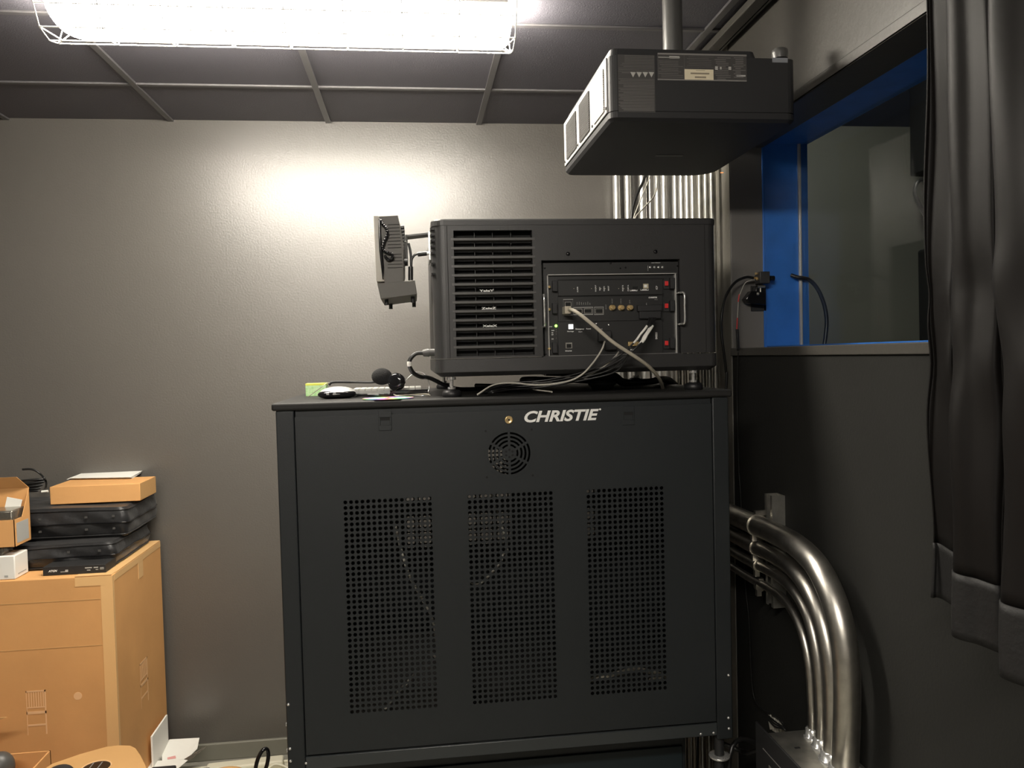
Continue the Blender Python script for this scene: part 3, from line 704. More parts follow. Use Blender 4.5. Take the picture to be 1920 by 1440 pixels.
for (px, py) in ((1118, 607), (1141, 609), (1121, 625)): c = atY(px, py, YC); sc.lathe(c, (0, -1, 0), [(0, .0024), (.003, .002), (.003, 0)], 12)
sc.build_each('jack_screw', 'chrome', k3)
# card latches left (black with brass screw) and right (black with red clip)
for py in (535, 577, 651):
    l_ = MB().box(*pb(1036, py-9, 1045.5, py+11, CC-.012, CC-.001)).build('card_latch', 'blackm', CG, bev=.001)
    c = atY(1030, py+3, CC-.006); MB().lathe((c.x, CC-.001, c.z), (0, -1, 0), [(0, .0034), (.007, .0034), (.0085, .002), (.0085, 0)], 14).build('thumb_screw', 'gold', l_)
for py in (531, 573, 643):
    l_ = MB().box(*pb(1257, py-10, 1266, py+10, CC-.014, CC-.001)).box(*pb(1244, py-6, 1256, py+11, CC-.004, CC-.001)).build('card_latch', 'blackm', CG, bev=.001)
    MB().box(*pb(1247, py-4, 1253.5, py+4.5, CC-.0085, CC-.004)).build('red_clip', 'red', l_, bev=.0008)
# status column
for i, (s, py) in enumerate((('STBY', 612), ('RUN', 619), ('PIB', 623.5), ('ICP', 627), ('IMB', 635))):
    p = atY(1030 if i == 0 else 1034, py+1.5, CC-.0003); text(s, .0032, p, CG, 'print', 'lettering', depth=.0002, bold=.0001)
c = atY(1042.5, 611, CC-.001); MB().ball(c, .0032, (1, .7, 1), 14, 8).build('green_lamp', 'green_led', CG)
dt = MB()
for py in (618, 622, 626.5, 634): c = atY(1043, py, CC); dt.lathe((c.x, CC-.0002, c.z), (0, -1, 0), [(0, .0008), (.0004, .0008)], 8)
dt.build_each('status_lamp', 'printg', CG)
# test jacks top right
tj = MB(); tj.box(*pb(1214.5, 498, 1215.5, 508, CC-.001, CC))
for px in (1219, 1227, 1235, 1242): c = atY(px, 501, CC); tj.lathe((c.x, CC, c.z), (0, -1, 0), [(0, .0028), (.002, .0026), (.002, .001)], 12)
tj.build_each('test_jack', 'chrome', CG)
p = atY(1221, 493.6, CC-.0003); text('LOOP THROUGH', .0026, p, CG, 'print', 'lettering', depth=.0002, width=.022)
sc = MB()
for (px, py) in ((1018.5+3, 503), (1270, 499), (1020.5+2, 664), (1163, 503), (1173, 502), (1145, 494)): c = atY(px, py, CC); sc.lathe((c.x, CC, c.z), (0, -1, 0), [(0, .0022), (.0015, .002), (.0017, 0)], 12)
sc.build_each('cage_screw', 'blackg', CG)
# pull handles
for (px, dx_) in ((1020, .0), (1283, .0)):
    a, b_ = atY(px, 548 if px > 1100 else 552, CC-.03), atY(px, 607 if px > 1100 else 612, CC-.03); xr = a.x; xi = xr-.009 if px > 1100 else xr+.002
    MB().tube(smooth_path([(xi, CC, a.z), (xi+(xr-xi)*.4, CC-.018, a.z), (xr, CC-.03, a.z-.004), (xr, CC-.031, (a.z+b_.z)/2), (xr, CC-.03, b_.z+.004), (xi+(xr-xi)*.4, CC-.018, b_.z), (xi, CC, b_.z)], 6), .0026, 10).build('pull_handle', 'chrome', CG)

# ---- cables of the projector
def ap(lst): return [atY(a, b, y) for a, b, y in lst]
cable('network_cable', ap([(1064, 581, 1.832), (1070, 580, 1.80), (1085, 588, 1.775), (1115, 612, 1.765), (1150, 642, 1.765), (1190, 668, 1.775), (1215, 686, 1.80), (1232, 704, 1.84), (1240, 718, 1.88), (1243, 728, 1.92)]), .0042, 'cableg', 'thick warm grey cable running diagonally across the card cage')
tag(MB().box(*pb(1059, 574, 1071, 588, 1.812, 1.846)).build('network_plug', mat('clear_plug', (.5, .45, .36), .25), None, bev=.001), 'clear plug at the end of the thick warm grey cable', 'plug')
for i, (sx, sy, ex, ey) in enumerate(((1213, 611, 1190, 641), (1217, 616, 1200, 644), (1220, 614, 1203, 642), (1224, 611, 1206, 640))):
    mids = [(sx+5, 596, 1.822), (sx, sy, 1.806), ((sx+ex)/2-1, (sy+ey)/2+1, 1.80-i*.003), (ex, ey, 1.797-i*.003), (ex-24, ey+22, 1.797-i*.003), (1128+i*9, 684+i*4, 1.815), (1085+i*4, 700+i*4, 1.84), (1020, 713+i*4, 1.87), (960, 718+i*4, 1.88), (925, 727+i*3, 1.87-i*.012), (900+i*4, 738, 1.84+i*.01)]
    c = thing('monitor_cable', atY(*mids[-1]), ['topmost', 'second', 'third', 'lowest'][i]+' of four black cables with white sleeves drooping from the card cage', 'cable', 'black cables with white sleeves')
    P_ = smooth_path(ap(mids), 8)
    MB().tube(P_, .0021, 8).build('black_jacket', 'cable', c)
    MB().tube(P_[8:26], .0026, 8).build('white_sleeve', 'paper', c)
cable('monitor_cable', ap([(1134, 640, 1.82), (1128, 656, 1.81), (1112, 680, 1.82), (1090, 703, 1.83), (1060, 716, 1.84), (1010, 722, 1.85), (960, 718, 1.85), (925, 722, 1.84), (895, 740, 1.815)]), .0020, 'cablew', 'thin pale cable from the black plug down to the rack top')
cable('monitor_cable', ap([(1160, 660, 1.82), (1150, 672, 1.81), (1120, 695, 1.83), (1070, 716, 1.86), (1000, 728, 1.9), (1035, 735, 1.82)]), .0018, 'cablew', 'thin pale cable ending in a flat tip on the rack top')
for i in range(3):
    cable('power_cable', [V(.33, 2.0+.03*i, bz0+.001), atY(1140, 702+i*3, 2.02), atY(1170, 716+i*2, 2.05+i*.02), atZ(1215, 716, rz1+.014), V(.72, 2.2+.03*i, rz1+.012), V(.79, 2.3, rz1-.05), V(.8, 2.32, 1.2)], .009-.001*i, 'cable', ['upper', 'middle', 'lower'][i]+' thick black cable under the projector at right', group='thick black cables under the projector')
cable('power_cable', [V(.17, 2.25, rz1+.010), V(.3, 2.1, rz1+.010), atY(980, 712, 1.95), atY(1040, 712, 1.96), V(.45, 2.1, rz1+.02), V(.6, 2.25, rz1+.01)], .007, 'cable', 'thick black cable lying under the middle of the projector')
c = atZ(1112, 727, rz1)
tag(MB().lathe((c.x, 2.02, rz1), (0, 0, 1), [(0, .028), (.008, .030), (.012, .036), (.020, .037), (.021, .034)], 36).build('stand_base', 'blackm'), 'black round puck on the rack top under the projector', 'puck')
# left side power cord
pc = thing('power_cable', (bx0, 1.9, 1.48), 'black power cord looping out of the rear of the big projector', 'power cord')
z_ = atY(800, 661, 1.9).z
MB().cyl((bx0+.002, 1.9, z_), (bx0-.012, 1.9, z_), .009).cyl((bx0-.012, 1.9, z_), (bx0-.026, 1.9, z_-.001), .0105, 20, .008).build('plug', 'char_l', pc)
pth = smooth_path([V(bx0-.024, 1.9, z_-.001)]+ap([(780, 663, 1.9), (769, 674, 1.9), (768, 686, 1.9), (775, 699, 1.91), (790, 707, 1.93), (806, 709, 1.96)])+[V(.11, 2.0, rz1+.012), V(.25, 2.1, rz1+.012)], 8)
MB().tube(pth, .0052, 10).build('cord', 'cable', pc); MB().tube(pth[19:25], .0056, 10).build('white_tag', 'white', pc)
# cables between the two projectors
q0 = V(.62, 2.28, 2.37)
for i, (pts, r, m) in enumerate((([(1215, 300, 2.3), (1208, 335, 2.28), (1196, 362, 2.26), (1188, 385, 2.25), (1184, 412, 2.24)], .0042, 'cable'), ([(1222, 300, 2.3), (1218, 332, 2.28), (1205, 365, 2.25), (1195, 390, 2.24), (1188, 412, 2.23)], .0018, 'cablew'), ([(1228, 300, 2.3), (1232, 342, 2.26), (1226, 368, 2.24), (1205, 392, 2.23), (1190, 412, 2.22)], .0022, 'cablew'))):
    P_ = ap(pts); P_ = [V(P_[0].x+.0, 2.32, 2.36)]+P_+[V(P_[-1].x, 2.25, bz1-.004)]
    cable('signal_cable', P_, r, m, ['thick black cable hanging down to the big projector behind the hanging one', 'straighter thin pale cable hanging down to the big projector', 'bowed thin pale cable hanging down to the big projector'][i])

# ================================================================== TOUCH PANEL
TP = thing('touch_panel', atY(745, 560, 1.95), 'grey touch screen controller mounted off the rear of the big projector', 'control panel')
TY, TD = 1.95, (0, .24, 0)
def pol(lst, y=TY): return [atY(a, b, y) for a, b in lst]
MB().prism(pol([(700, 404), (711, 404), (721, 528), (706, 528)]), TD).build('screen_bezel', 'tpcl', TP, bev=.001)
MB().prism(pol([(710, 405), (746, 403), (752, 430), (757, 460), (757, 528), (721, 532), (712, 470)]), TD).build('body', 'tpc', TP, bev=.0015)
lb = MB().prism(pol([(707, 531), (778, 525), (782, 552), (714, 561), (711, 548)]), TD).build('lower_box', 'tpc', TP, bev=.0015)
kn = MB()
for (a, b, y) in ((724, 562, TY+.03), (774, 558, TY+.03), (728, 562, TY+.2), (776, 558, TY+.2)): c = atY(a, b, TY); c.y = y; kn.cyl(c+V(0, 0, .005), c-V(0, 0, .010), .005, 14)
kn.build_each('box_foot', 'blackm', TP)
fn = MB()
for k in range(14):
    if k == 8: continue
    y_ = 421+k*6.2; fn.prism(pol([(727, y_), (749+k*.45, y_-1), (749+k*.45, y_), (727, y_+1)], TY-.0012), (0, .0015, 0))
fn.build_each('cooling_slot', 'void', TP)
bd = MB()
for k in range(14): y_ = 424+k*6.2; bd.prism(pol([(751, y_), (758, y_-1), (758, y_+3), (751, y_+4)], TY+.01), (0, .2, 0))
bd.build_each('cooling_fin', 'charcoal', TP)
pn = MB().tube(pol([(711, 409), (712, 440), (714, 470), (717, 500), (718, 524)], TY-.006), [.0022, .003, .004, .0035, .001], 10).build('stylus', 'blackg', TP)
cr = smooth_path(pol([(713, 411), (717, 420), (724, 428), (726, 440), (720, 455), (718, 466), (724, 473), (734, 476), (736, 484), (728, 487), (722, 481)], TY-.008), 10)
MB().tube([p+V(0, .0015*math.sin(i*1.7), .0008*math.cos(i*1.7)) for i, p in enumerate(cr)], .0036, 8).build('coiled_cord', 'blackg', pn)
br = MB().prism(pol([(760, 440), (806, 435), (806, 439), (764, 444), (765, 494), (760, 494)], TY+.06), (0, .05, 0)).prism(pol([(753, 452), (762, 452), (762, 490), (754, 490)], TY+.05), (0, .07, 0)).build('bracket', 'char_l', TP, bev=.0008)
MB().cyl(atY(756, 492, TY+.05), atY(764, 492, TY+.05), .009, 16).build('clamp_knob', 'blackm', br)
MB().tube(smooth_path(pol([(766, 456), (770, 475), (771, 500), (770, 527)], TY+.03), 8), .0032, 10).cyl(atY(770, 500, TY+.03), atY(770, 528, TY+.03), .006, 14, .0062).build('lower_cable', 'cable', TP)
MB().tube(smooth_path(pol([(771, 505), (772, 487), (778, 478), (786, 476)], TY+.03), 8), .003, 10).cyl(atY(783, 477, TY+.03), atY(800, 475, TY+.03), .0058, 14).build('connector_cable', 'cable', TP)
MB().cyl(atY(800, 475, TY+.03), atY(808, 475, TY+.03), .0045, 14).build('connector', 'chrome', TP)
cp_ = MB().box(bx0-.004, bx0, TY+.0, TY+.11, atY(806, 487, TY).z, atY(806, 434, TY).z).build('wall_bracket', 'chrome', TP)

# ================================================================== ON THE RACK TOP
Z = rz1
c = atZ(596, 741, Z)
G = thing('note_block', c, 'small green and yellow paper block at the left end of the rack top', 'note block')
c = V(atY(596, 740, 2.14).x, 2.14, Z)
B(c.x-.028, c.x+.024, c.y-.024, c.y+.024, Z, Z+.028).build('green_sheets', 'green', G, bev=.001); B(c.x-.028, c.x+.024, c.y-.024, c.y+.024, Z+.0282, Z+.033).build('yellow_sheets', 'yellow', G)
# mouse
mp = V(atY(630, 740, 1.93).x, 1.955, Z)
MO = thing('mouse', mp, 'black and silver computer mouse at the front left of the rack top', 'mouse')
a = MB().ball(mp+V(0, 0, .010), .046, (1, .62, .30), 28, 16); a.v = [V(v.x, v.y, max(v.z, Z+.001)) for v in a.v]; a.build('shell', 'blackg', MO)
a = MB().ball(mp+V(.002, 0, .0135), .043, (1, .55, .36), 28, 14); a.v = [V(v.x, v.y, max(v.z, Z+.017)) for v in a.v]; a.build('silver_back', 'silver', MO)
d_ = MB()
for dx in (-.019, -.003): d_.box(mp.x+dx-.003, mp.x+dx+.003, mp.y-.0290, mp.y-.024, Z+.010, Z+.015)
d_.build_each('side_button', 'silver', MO)
# keyboard seen edge-on
k0, k1_ = atY(655, 735, 2.0).x, atY(805, 730, 2.0).x
K = thing('keyboard', ((k0+k1_)/2, 2.06, Z), 'low black keyboard with pale keys on the rack top behind the mouse', 'keyboard')
MB().prism([(k0, 2.0, Z), (k1_-.006, 2.0, Z), (k1_, 2.0, Z+.006), (k1_, 2.0, Z+.014), (k0, 2.0, Z+.014)], (0, .13, 0)).build('case', 'blackg', K, bev=.0015)
kk = MB()
for i in range(11):
    for j in range(4):
        x_ = k0+.008+i*.0155; kk.box(x_, x_+.0135, 2.006+j*.03, 2.03+j*.03, Z+.014, Z+.019)
kk.build_each('key', 'keys', K); B(k0+.0, k0+.10, 1.999, 2.0, Z+.007, Z+.014).build('silver_edge', 'silver', K)
# headset
H = thing('headset', V(atY(735, 730, 2.0).x, 1.97, Z), 'black headset with foam ear cushion and thin wire band on the rack top', 'headset')
MB().ball(atY(716, 706, 2.0), .0255, (1.0, .55, .82), 24, 14).build('foam_cushion', 'foam', H)
c1 = atY(739, 716.5, 1.955)
MB().lathe(c1+V(.006, .012, 0), (-.35, -1, .05), [(-.012, .016), (-.006, .021), (.006, .0222), (.012, .018), (.0135, .010), (.013, 0)], 28).build('ear_cup', 'blackg', H)
MB().tube(smooth_path(ap([(757, 719, 1.97), (768, 706, 1.97), (782, 697.5, 1.97), (794, 700, 1.97), (802, 712, 1.96), (805, 726, 1.95), (803, 735, 1.94)])+[atZ(806, 739, Z+.003), atZ(795, 742, Z+.002), atZ(770, 741, Z+.002)], 8), .0011, 8).build('wire_band', 'chrome', H)
MB().tube(smooth_path(ap([(617, 722, 2.02), (622, 717, 2.02), (640, 716, 2.02), (690, 717, 2.02), (705, 716, 2.01)]), 6), .0032, 8).build('microphone_boom', 'blackm', H)
MB().tube(smooth_path([atZ(578, 744, Z+.002)]+ap([(600, 728, 1.93), (612, 719, 1.935), (618, 718, 1.95)]), 8), .0008, 6).build('thin_lead', 'cableg', H)
cable('headset_cable', [atZ(664, 742, Z+.004), atZ(690, 741, Z+.005), atZ(720, 738, Z+.005), atZ(735, 738, Z+.004), atZ(745, 742, Z+.003), atZ(775, 740, Z+.003), atZ(800, 739, Z+.003), atZ(806, 741, Z+.003)], .0016, 'cableg', 'thin grey cable trailing from the mouse past the headset')
cable('headset_cable', [atZ(655, 739, Z+.006), atZ(680, 741, Z+.007), atZ(705, 741, Z+.007), atZ(730, 740, Z+.007)], .0038, 'blackg', 'short thick black glossy cable beside the mouse')
# disc
cdx = V(atY(728, 748, 1.86).x, 1.853, Z)
D_ = thing('compact_disc', cdx, 'iridescent compact disc lying at the front edge of the rack top', 'disc')
dm = MB()
annulus(dm, V(0, 0, 0), .0075, .0585, 0, .0012, 48); dm.v = [V(cdx.x+v.x, cdx.y+v.z, Z+.0012+v.y+.0001) for v in dm.v]
do = dm.build('disc', 'cd', D_)

# ================================================================== CONDUITS
names = ['leftmost', 'second from left', 'third from left', 'fourth from left']
pipes = [(1156, 2.965, .0135), (1177, 2.965, .0135), (1204.5, 2.965, .0165), (1220.5, 2.965, .0115)]
for i, (px, y_, r_) in enumerate(pipes):
    x_ = atY(px, 370, y_).x
    P = thing('conduit', (x_, y_, FZ), f'bright upright conduit on the back wall behind the projectors, {names[i]}', 'conduit', 'upright conduits behind the projectors')
    MB().cyl((x_, y_, FZ), (x_, y_, CZ), r_, 20).build('pipe', 'emt', P)
rn = ['farthest', 'second farthest', 'third farthest', 'fourth farthest', 'fifth farthest', 'sixth farthest', 'third nearest', 'second nearest', 'nearest']
for i, (px, r_) in enumerate(((1233, .0125), (1246, .0125), (1267, .0105), (1278.5, .0105), (1289.5, .0105), (1300, .0095), (1313, .0095), (1324.5, .0095), (1336, .0095))):
    x_ = .877; y_ = atX(px, 370, x_).y
    P = thing('conduit', (x_, y_, FZ), f'upright conduit on the right wall beside the port window, {rn[i]} of the row', 'conduit', 'upright conduits on the right wall')
    MB().cyl((x_, y_, FZ), (x_, y_, CZ), r_, 16).build('pipe', 'emt' if i < 6 else 'galvd', P)
# four sweeping conduits
XC = .855
sw = [([(1372, 964), (1413, 982), (1455, 1001), (1495, 1024), (1530, 1059), (1556, 1107), (1574, 1160), (1584, 1215), (1588, 1270), (1588, 1340), (1586, 1400), (1584, 1452)], .0262, (1418, 984)),
      ([(1372, 1001), (1414, 1024), (1450, 1041), (1482, 1062), (1509, 1093), (1530, 1132), (1546, 1180), (1557, 1235), (1562, 1290), (1563, 1350), (1562, 1400), (1561, 1428)], .0195, (1418, 1026)),
      ([(1372, 1032), (1410, 1054), (1445, 1071), (1473, 1090), (1497, 1118), (1515, 1153), (1528, 1200), (1536, 1250), (1540, 1300), (1541, 1350), (1541, 1412)], .0135, (1421, 1060)),
      ([(1372, 1062), (1410, 1086), (1440, 1102), (1466, 1120), (1487, 1147), (1503, 1182), (1514, 1225), (1520, 1270), (1523, 1320), (1524, 1360), (1524, 1398)], .0105, (1424, 1099))]
od = ['outermost and thickest', 'second outermost', 'second innermost', 'innermost and thinnest']
bxt = .628
for i, (pts, r_, cl) in enumerate(sw):
    xx = XR-r_-.034
    P3 = [atX(a, b, xx) for a, b in pts]
    P3 = [V(xx, 2.9, P3[0].z)]+[V(xx, 2.5, P3[0].z)]+P3
    for k in range(2, len(P3)):                       # the lower run is truly upright
        pass
    P = thing('bent_conduit', V(xx, P3[-1].y, P3[-1].z), f'{od[i]} of four galvanised conduits sweeping down the right wall', 'conduit', 'galvanised conduits sweeping down the right wall')
    P3[-1].z = min(P3[-1].z, bxt)
    MB().tube(smooth_path(P3, 8), r_, 24).build('pipe', 'galv', P)
    c = atX(*cl, xx); t = (atX(pts[2][0], pts[2][1], xx)-atX(pts[0][0], pts[0][1], xx)).normalized()
    cm = MB().cyl(c-t*.007, c+t*.007, r_+.0025, 24)
    cm.box(c.x-.004, XR-.035, c.y-.006, c.y+.006, c.z+r_-.002, c.z+r_+.010); cm.box(c.x-r_*.3-.006, c.x-r_*.3+.006, c.y-.006, c.y+.006, c.z-r_-.014, c.z-r_+.002)
    cm.build('clamp', 'galv', P)
    e = P3[-1]
    MB().lathe((e.x, e.y, bxt), (0, 0, 1), [(0, r_+.009), (.006, r_+.009), (.006, r_+.005), (.022, r_+.005), (.024, r_+.001)], 20).build('connector', 'chrome', P)
s0, s1 = atX(1470, 930, XR), atX(1462, 1140, XR)
sy = (s0.y+s1.y)/2; SC = thing('strut_channel', (XR, sy, s1.z), 'galvanised slotted strut upright on the right wall holding the bent conduits', 'strut')
zA_, zB_ = atX(1460, 931, .885).z, atX(1460, 1140, .885).z
MB().box(XR-.003, XR, sy-.021, sy+.021, zB_, zA_).box(XR-.034, XR-.003, sy-.021, sy-.0185, zB_, zA_).box(XR-.034, XR-.003, sy+.0185, sy+.021, zB_, zA_).box(XR-.034, XR-.032, sy-.0185, sy-.010, zB_, zA_).box(XR-.034, XR-.032, sy+.010, sy+.0185, zB_, zA_).build('channel', 'galvd', SC)
# electrical box under the conduits
bY0, bY1 = 1.38, atZ(1480, 1370, bxt).y
EX = atZ(1420, 1372, bxt).x
EB = thing('electrical_box', (.84, 1.6, .2), 'galvanised wiring box under the bent conduits with a black left side', 'electrical box')
B(EX+.006, XR, bY0, bY1, .22, bxt).build('enclosure', 'galvd', EB, bev=.003)
c = atX(1416, 1352, EX)
fpn = B(EX, EX+.005, bY0-.05, c.y, .22, c.z).build('side_cover', 'blackm', EB, bev=.002)
z_ = c.z-.045; B(EX-.0008, EX, bY0, c.y-.04, z_, z_+.0018).build('scribed_line', 'printg', fpn)
tk = MB()
for k in range(7): y_ = c.y-.07-k*.02; tk.box(EX-.0008, EX, y_-.012, y_, z_-.03+.003*(k % 2), z_-.022)
tk.build_each('worn_lettering', 'printg', fpn)
for py in (1.50, 1.62): 
    MB().box(.80, .812, py, py+.006, bxt, bxt+.0006).build('slot_mark', 'void', EB)
# ================================================================== WINDOW SENSOR
SN = thing('window_sensor', atY(1424, 560, JY-.02), 'small black sensor head on a clamp bracket fixed to the window jamb', 'sensor')
B(*pb(1408, 536, 1437, 583, JY-.004, JY)).build('mount_plate', 'blackm', SN, bev=.001)
B(*pb(1425, 509, 1444, 531, JY-.05, JY-.015)).build('sensor_head', 'charcoal', SN, bev=.0015)
MB().cyl(atY(1443, 522, JY-.03), atY(1451, 522, JY-.03), .008, 16).build('lens', 'blackg', SN)
MB().box(*pb(1417, 537, 1436, 560, JY-.03, JY-.004)).prism(pol([(1398, 561), (1410, 545), (1436, 548), (1436, 572), (1412, 570), (1403, 568)], JY-.035), (0, .03, 0)).build('clamp_arm', 'blackg', SN, bev=.002)
MB().cyl(atY(1421, 537.5, JY-.03), atY(1434, 537.5, JY-.03), .0045, 14).cyl(atY(1426, 540, JY-.03), atY(1426, 549, JY-.03), .0028, 10).ball(atY(1421, 551, JY-.034), .005).build('clamp_screw', 'galvd', SN)
bn = MB()
for (a, b) in ((1417, 513), (1411, 521), (1419, 523)): bn.cyl(atY(a, b, JY-.04), atY(a+8, b, JY-.03), .0034, 12)
bn.build_each('connector', 'gold', SN)
tag(MB().tube(smooth_path(ap([(1412, 521, JY-.04), (1398, 520, 2.14), (1378, 530, 2.13), (1361, 555, 2.12), (1353, 590, 2.11), (1352, 622, 2.11), (1357, 660, 2.11), (1361, 695, 2.12), (1361, 730, 2.12)])+[V(.83, 2.14, 1.0), V(.84, 2.3, .6), V(.85, 2.4, FZ+.01)], 8), .0038, 10).build('sensor_cable', 'cable'), 'black cable arcing left from the window sensor and down behind the rack', 'cable')
SW = thing('splice_cable', atY(1384, 600, 2.15), 'thin black and red cable with a taped splice hanging from the window sensor', 'cable')
XS = XR-.012
lowp = [atX(1384, 660, XS), atX(1382, 740, XS), atX(1385, 870, XS), atX(1389, 935, XS), atX(1397, 1090, XS), atX(1404, 1160, XS), atX(1407, 1230, XS), atX(1412, 1300, XS), atX(1424, 1325, XS), atX(1440, 1338, XS-.01), atX(1452, 1350, XS-.02), atX(1470, 1368, XS-.02)]
MB().tube(smooth_path(ap([(1412, 524, JY-.035), (1398, 530, 2.15), (1390, 545, 2.15), (1385, 562, 2.15), (1383, 590, 2.15), (1381.5, 616, 2.15)]), 8), .0012, 8).build('thin_lead', 'cablew', SW)
for (a, b) in ((552, 566), (596, 617)):
    MB().tube(ap([(1386 if a == 552 else 1382.6, a, 2.15), (1384 if a == 552 else 1381.5, b, 2.15)]), .0018, 8).build('red_sleeve', 'red', SW)
MB().tube(smooth_path(ap([(1382, 617, 2.15), (1383, 635, 2.15)])+[atX(1384, 656, XS)], 6), .0042, 10).build('taped_splice', 'blackm', SW)
MB().tube(smooth_path(lowp, 6), .0016, 8).build('lower_lead', 'cable', SW)
tag(MB().tube(smooth_path([atY(1484, 516, JY-.004), atY(1496, 520, JY-.02), atY(1516, 524, JY-.02), atY(1533, 542, JY-.02), atY(1545, 570, JY-.02), atY(1550, 600, JY-.02), atY(1548, 630, JY-.02), atY(1545, 650, JY-.02)], 8), .0056, 10).build('reflected_cable', 'cable'), 'black cable standing in for the sensor cable reflection right of the blue column', 'cable')  # solid cable built in place of the sensor cable's mirror image
tag(MB().tube(smooth_path([atY(1748, 335, 3.1), atY(1722, 340, 3.1), atY(1716, 365, 3.1), atY(1730, 395, 3.1), atY(1744, 420, 3.1), atY(1760, 465, 3.15)], 8), .009, 8).build('speaker_cable', 'cable'), 'black cable looping between the two loudspeakers beyond the glass', 'cable')
# tangle of tags at the end of that lead
tc_ = thing('cable_bundle', atX(1455, 1362, .87), 'small tangle of pale tags and wire on top of the wiring box', 'cable bundle')
tg = MB()
for k in range(5):
    c = atX(1444+k*6, 1350+k*4, .86+.004*k); tg.box(c.x-.001, c.x+.001, c.y-.010, c.y+.010, c.z-.022, c.z+.012); tg.rot(math.radians(-25+k*12), c, 'X', start=len(tg.v)-8)
tg.build_each('pale_tag', 'cablew', tc_)
wr = MB()
for k in range(3): wr.tube(smooth_path([atX(1440, 1342+k*3, .855), atX(1452, 1352+k*5, .85), atX(1466, 1362+k*2, .855), atX(1473, 1369, .86), atX(1462, 1350, .865), atX(1445, 1338, .87)], 6), .0022, 8)
wr.build('wires', 'cable', tc_)
cable('floor_cable', [atY(1355, 1394, 2.0), atY(1385, 1406, 1.98), atY(1405, 1411, 1.95), atY(1430, 1400, 1.9), V(EX-.01, 1.85, .5), V(EX-.02, 1.8, FZ+.02)], .006, 'cable', 'black cable running from the rack leg to the wiring box')

# ================================================================== CURTAIN
Cn = thing('curtain', (.78, .9, 1.1), 'heavy black satin curtain hanging over the near end of the port window', 'curtain')
sec = []
for (px_, x_) in ((1741, .806), (1746, .812), (1757, .815), (1772, .812), (1788, .808), (1800, .812), (1806, .822)):
    p = atX(px_, 1115, x_); sec.append((p.x, p.y))
for (px_, x_) in ((1800, .765), (1793, .742), (1797, .734), (1812, .735), (1835, .742), (1860, .745), (1880, .748), (1894, .756)):
    p = atX(px_, 1215, x_); sec.append((p.x, p.y))
for (px_, x_) in ((1893, .722), (1888, .706), (1893, .699), (1915, .700), (1945, .705), (1975, .71), (2000, .72), (1998, .69), (1996, .67), (2030, .67), (2100, .68), (2180, .69), (2200, .66), (2300, .655), (2500, .67), (2520, .63), (2700, .62), (3000, .63)):
    p = atX(px_, 1265, x_); sec.append((p.x, p.y))
secs = smooth_path([V(x, y, 0) for x, y in sec], 4)
zbot, ztop_, nz = 1.098, 2.34, 60
def cpt(i, t, z):
    p = secs[i].copy(); u = i/len(secs)
    k = (z-zbot)/(ztop_-zbot)
    p.x += .004*math.sin(7*z+u*9)+.004*math.sin(17*z+u*21)*(1-k)+.008*math.exp(-((z-1.47)/.05)**2)*math.sin(u*26+1)+.005*math.exp(-((z-1.58)/.03)**2)*math.cos(u*19)
    p.y += .004*math.sin(4*z+u*6)-.004*k+.028*k*u*3*(1 if i > 20 else .0)
    p.z = z
    return p
def sheet(z0, z1, n, off=0):
    mb = MB(); m = len(secs); vs = []
    for j in range(n+1):
        z = z0+(z1-z0)*j/n
        for i in range(m): vs.append(cpt(i, 0, z)+V(off, off, 0))
    mb.add(vs, [(j*m+i, j*m+i+1, (j+1)*m+i+1, (j+1)*m+i) for j in range(n) for i in range(m-1)], True)
    return mb
def solid(o, t):
    s = o.modifiers.new('thick', 'SOLIDIFY'); s.thickness = t; s.offset = 0; return o
solid(sheet(zbot+.085, ztop_, nz).build('cloth', 'curtain', Cn), .002)
solid(sheet(zbot, zbot+.088, 8, -.0015).build('hem', 'hem', Cn), .004)

# ================================================================== LEFT PILE
BX = -.923; bT = .872; bYf = 2.498
BIG = thing('moving_box', (-1.4, 2.7, FZ), 'very large upright cardboard box against the back wall at left', 'cardboard box')
B(-1.80, BX, bYf, 2.955, FZ, bT).build('carton', 'card', BIG, bev=.004)
tp = MB()
a, b_ = atY(205, 1082, bYf), atY(222, 1440, bYf)
t1 = MB().box(BX-.034, BX+.0008, bYf-.0008, bYf, FZ, bT-.003).box(BX, BX+.0008, bYf, bYf+.012, FZ, bT-.003).build('corner_tape', 'tape', BIG)
ax_ = atY(140, 1078, bYf).x
MB().box(ax_, BX-.004, bYf-.0010, bYf-.0002, bT-.030, bT-.002).box(ax_, BX-.002, bYf, bYf+.03, bT, bT+.0008).build('top_tape', 'tape', BIG)
MB().box(BX, BX+.0009, bYf+.015, 2.95, bT-.022, bT-.002).box(BX-.03, BX, bYf+.03, 2.95, bT, bT+.0008).box(BX, BX+.001, 2.72, 2.765, bT-.075, bT-.02).build('side_tape', 'tape', BIG)
# creases
cs = MB()
for py in (1128, 1215):
    z_ = atY(100, py, bYf).z; cs.box(-1.79, BX-.036, bYf-.0006, bYf, z_-.0012, z_+.0012)
cs.build_each('crease', 'cardl', BIG)
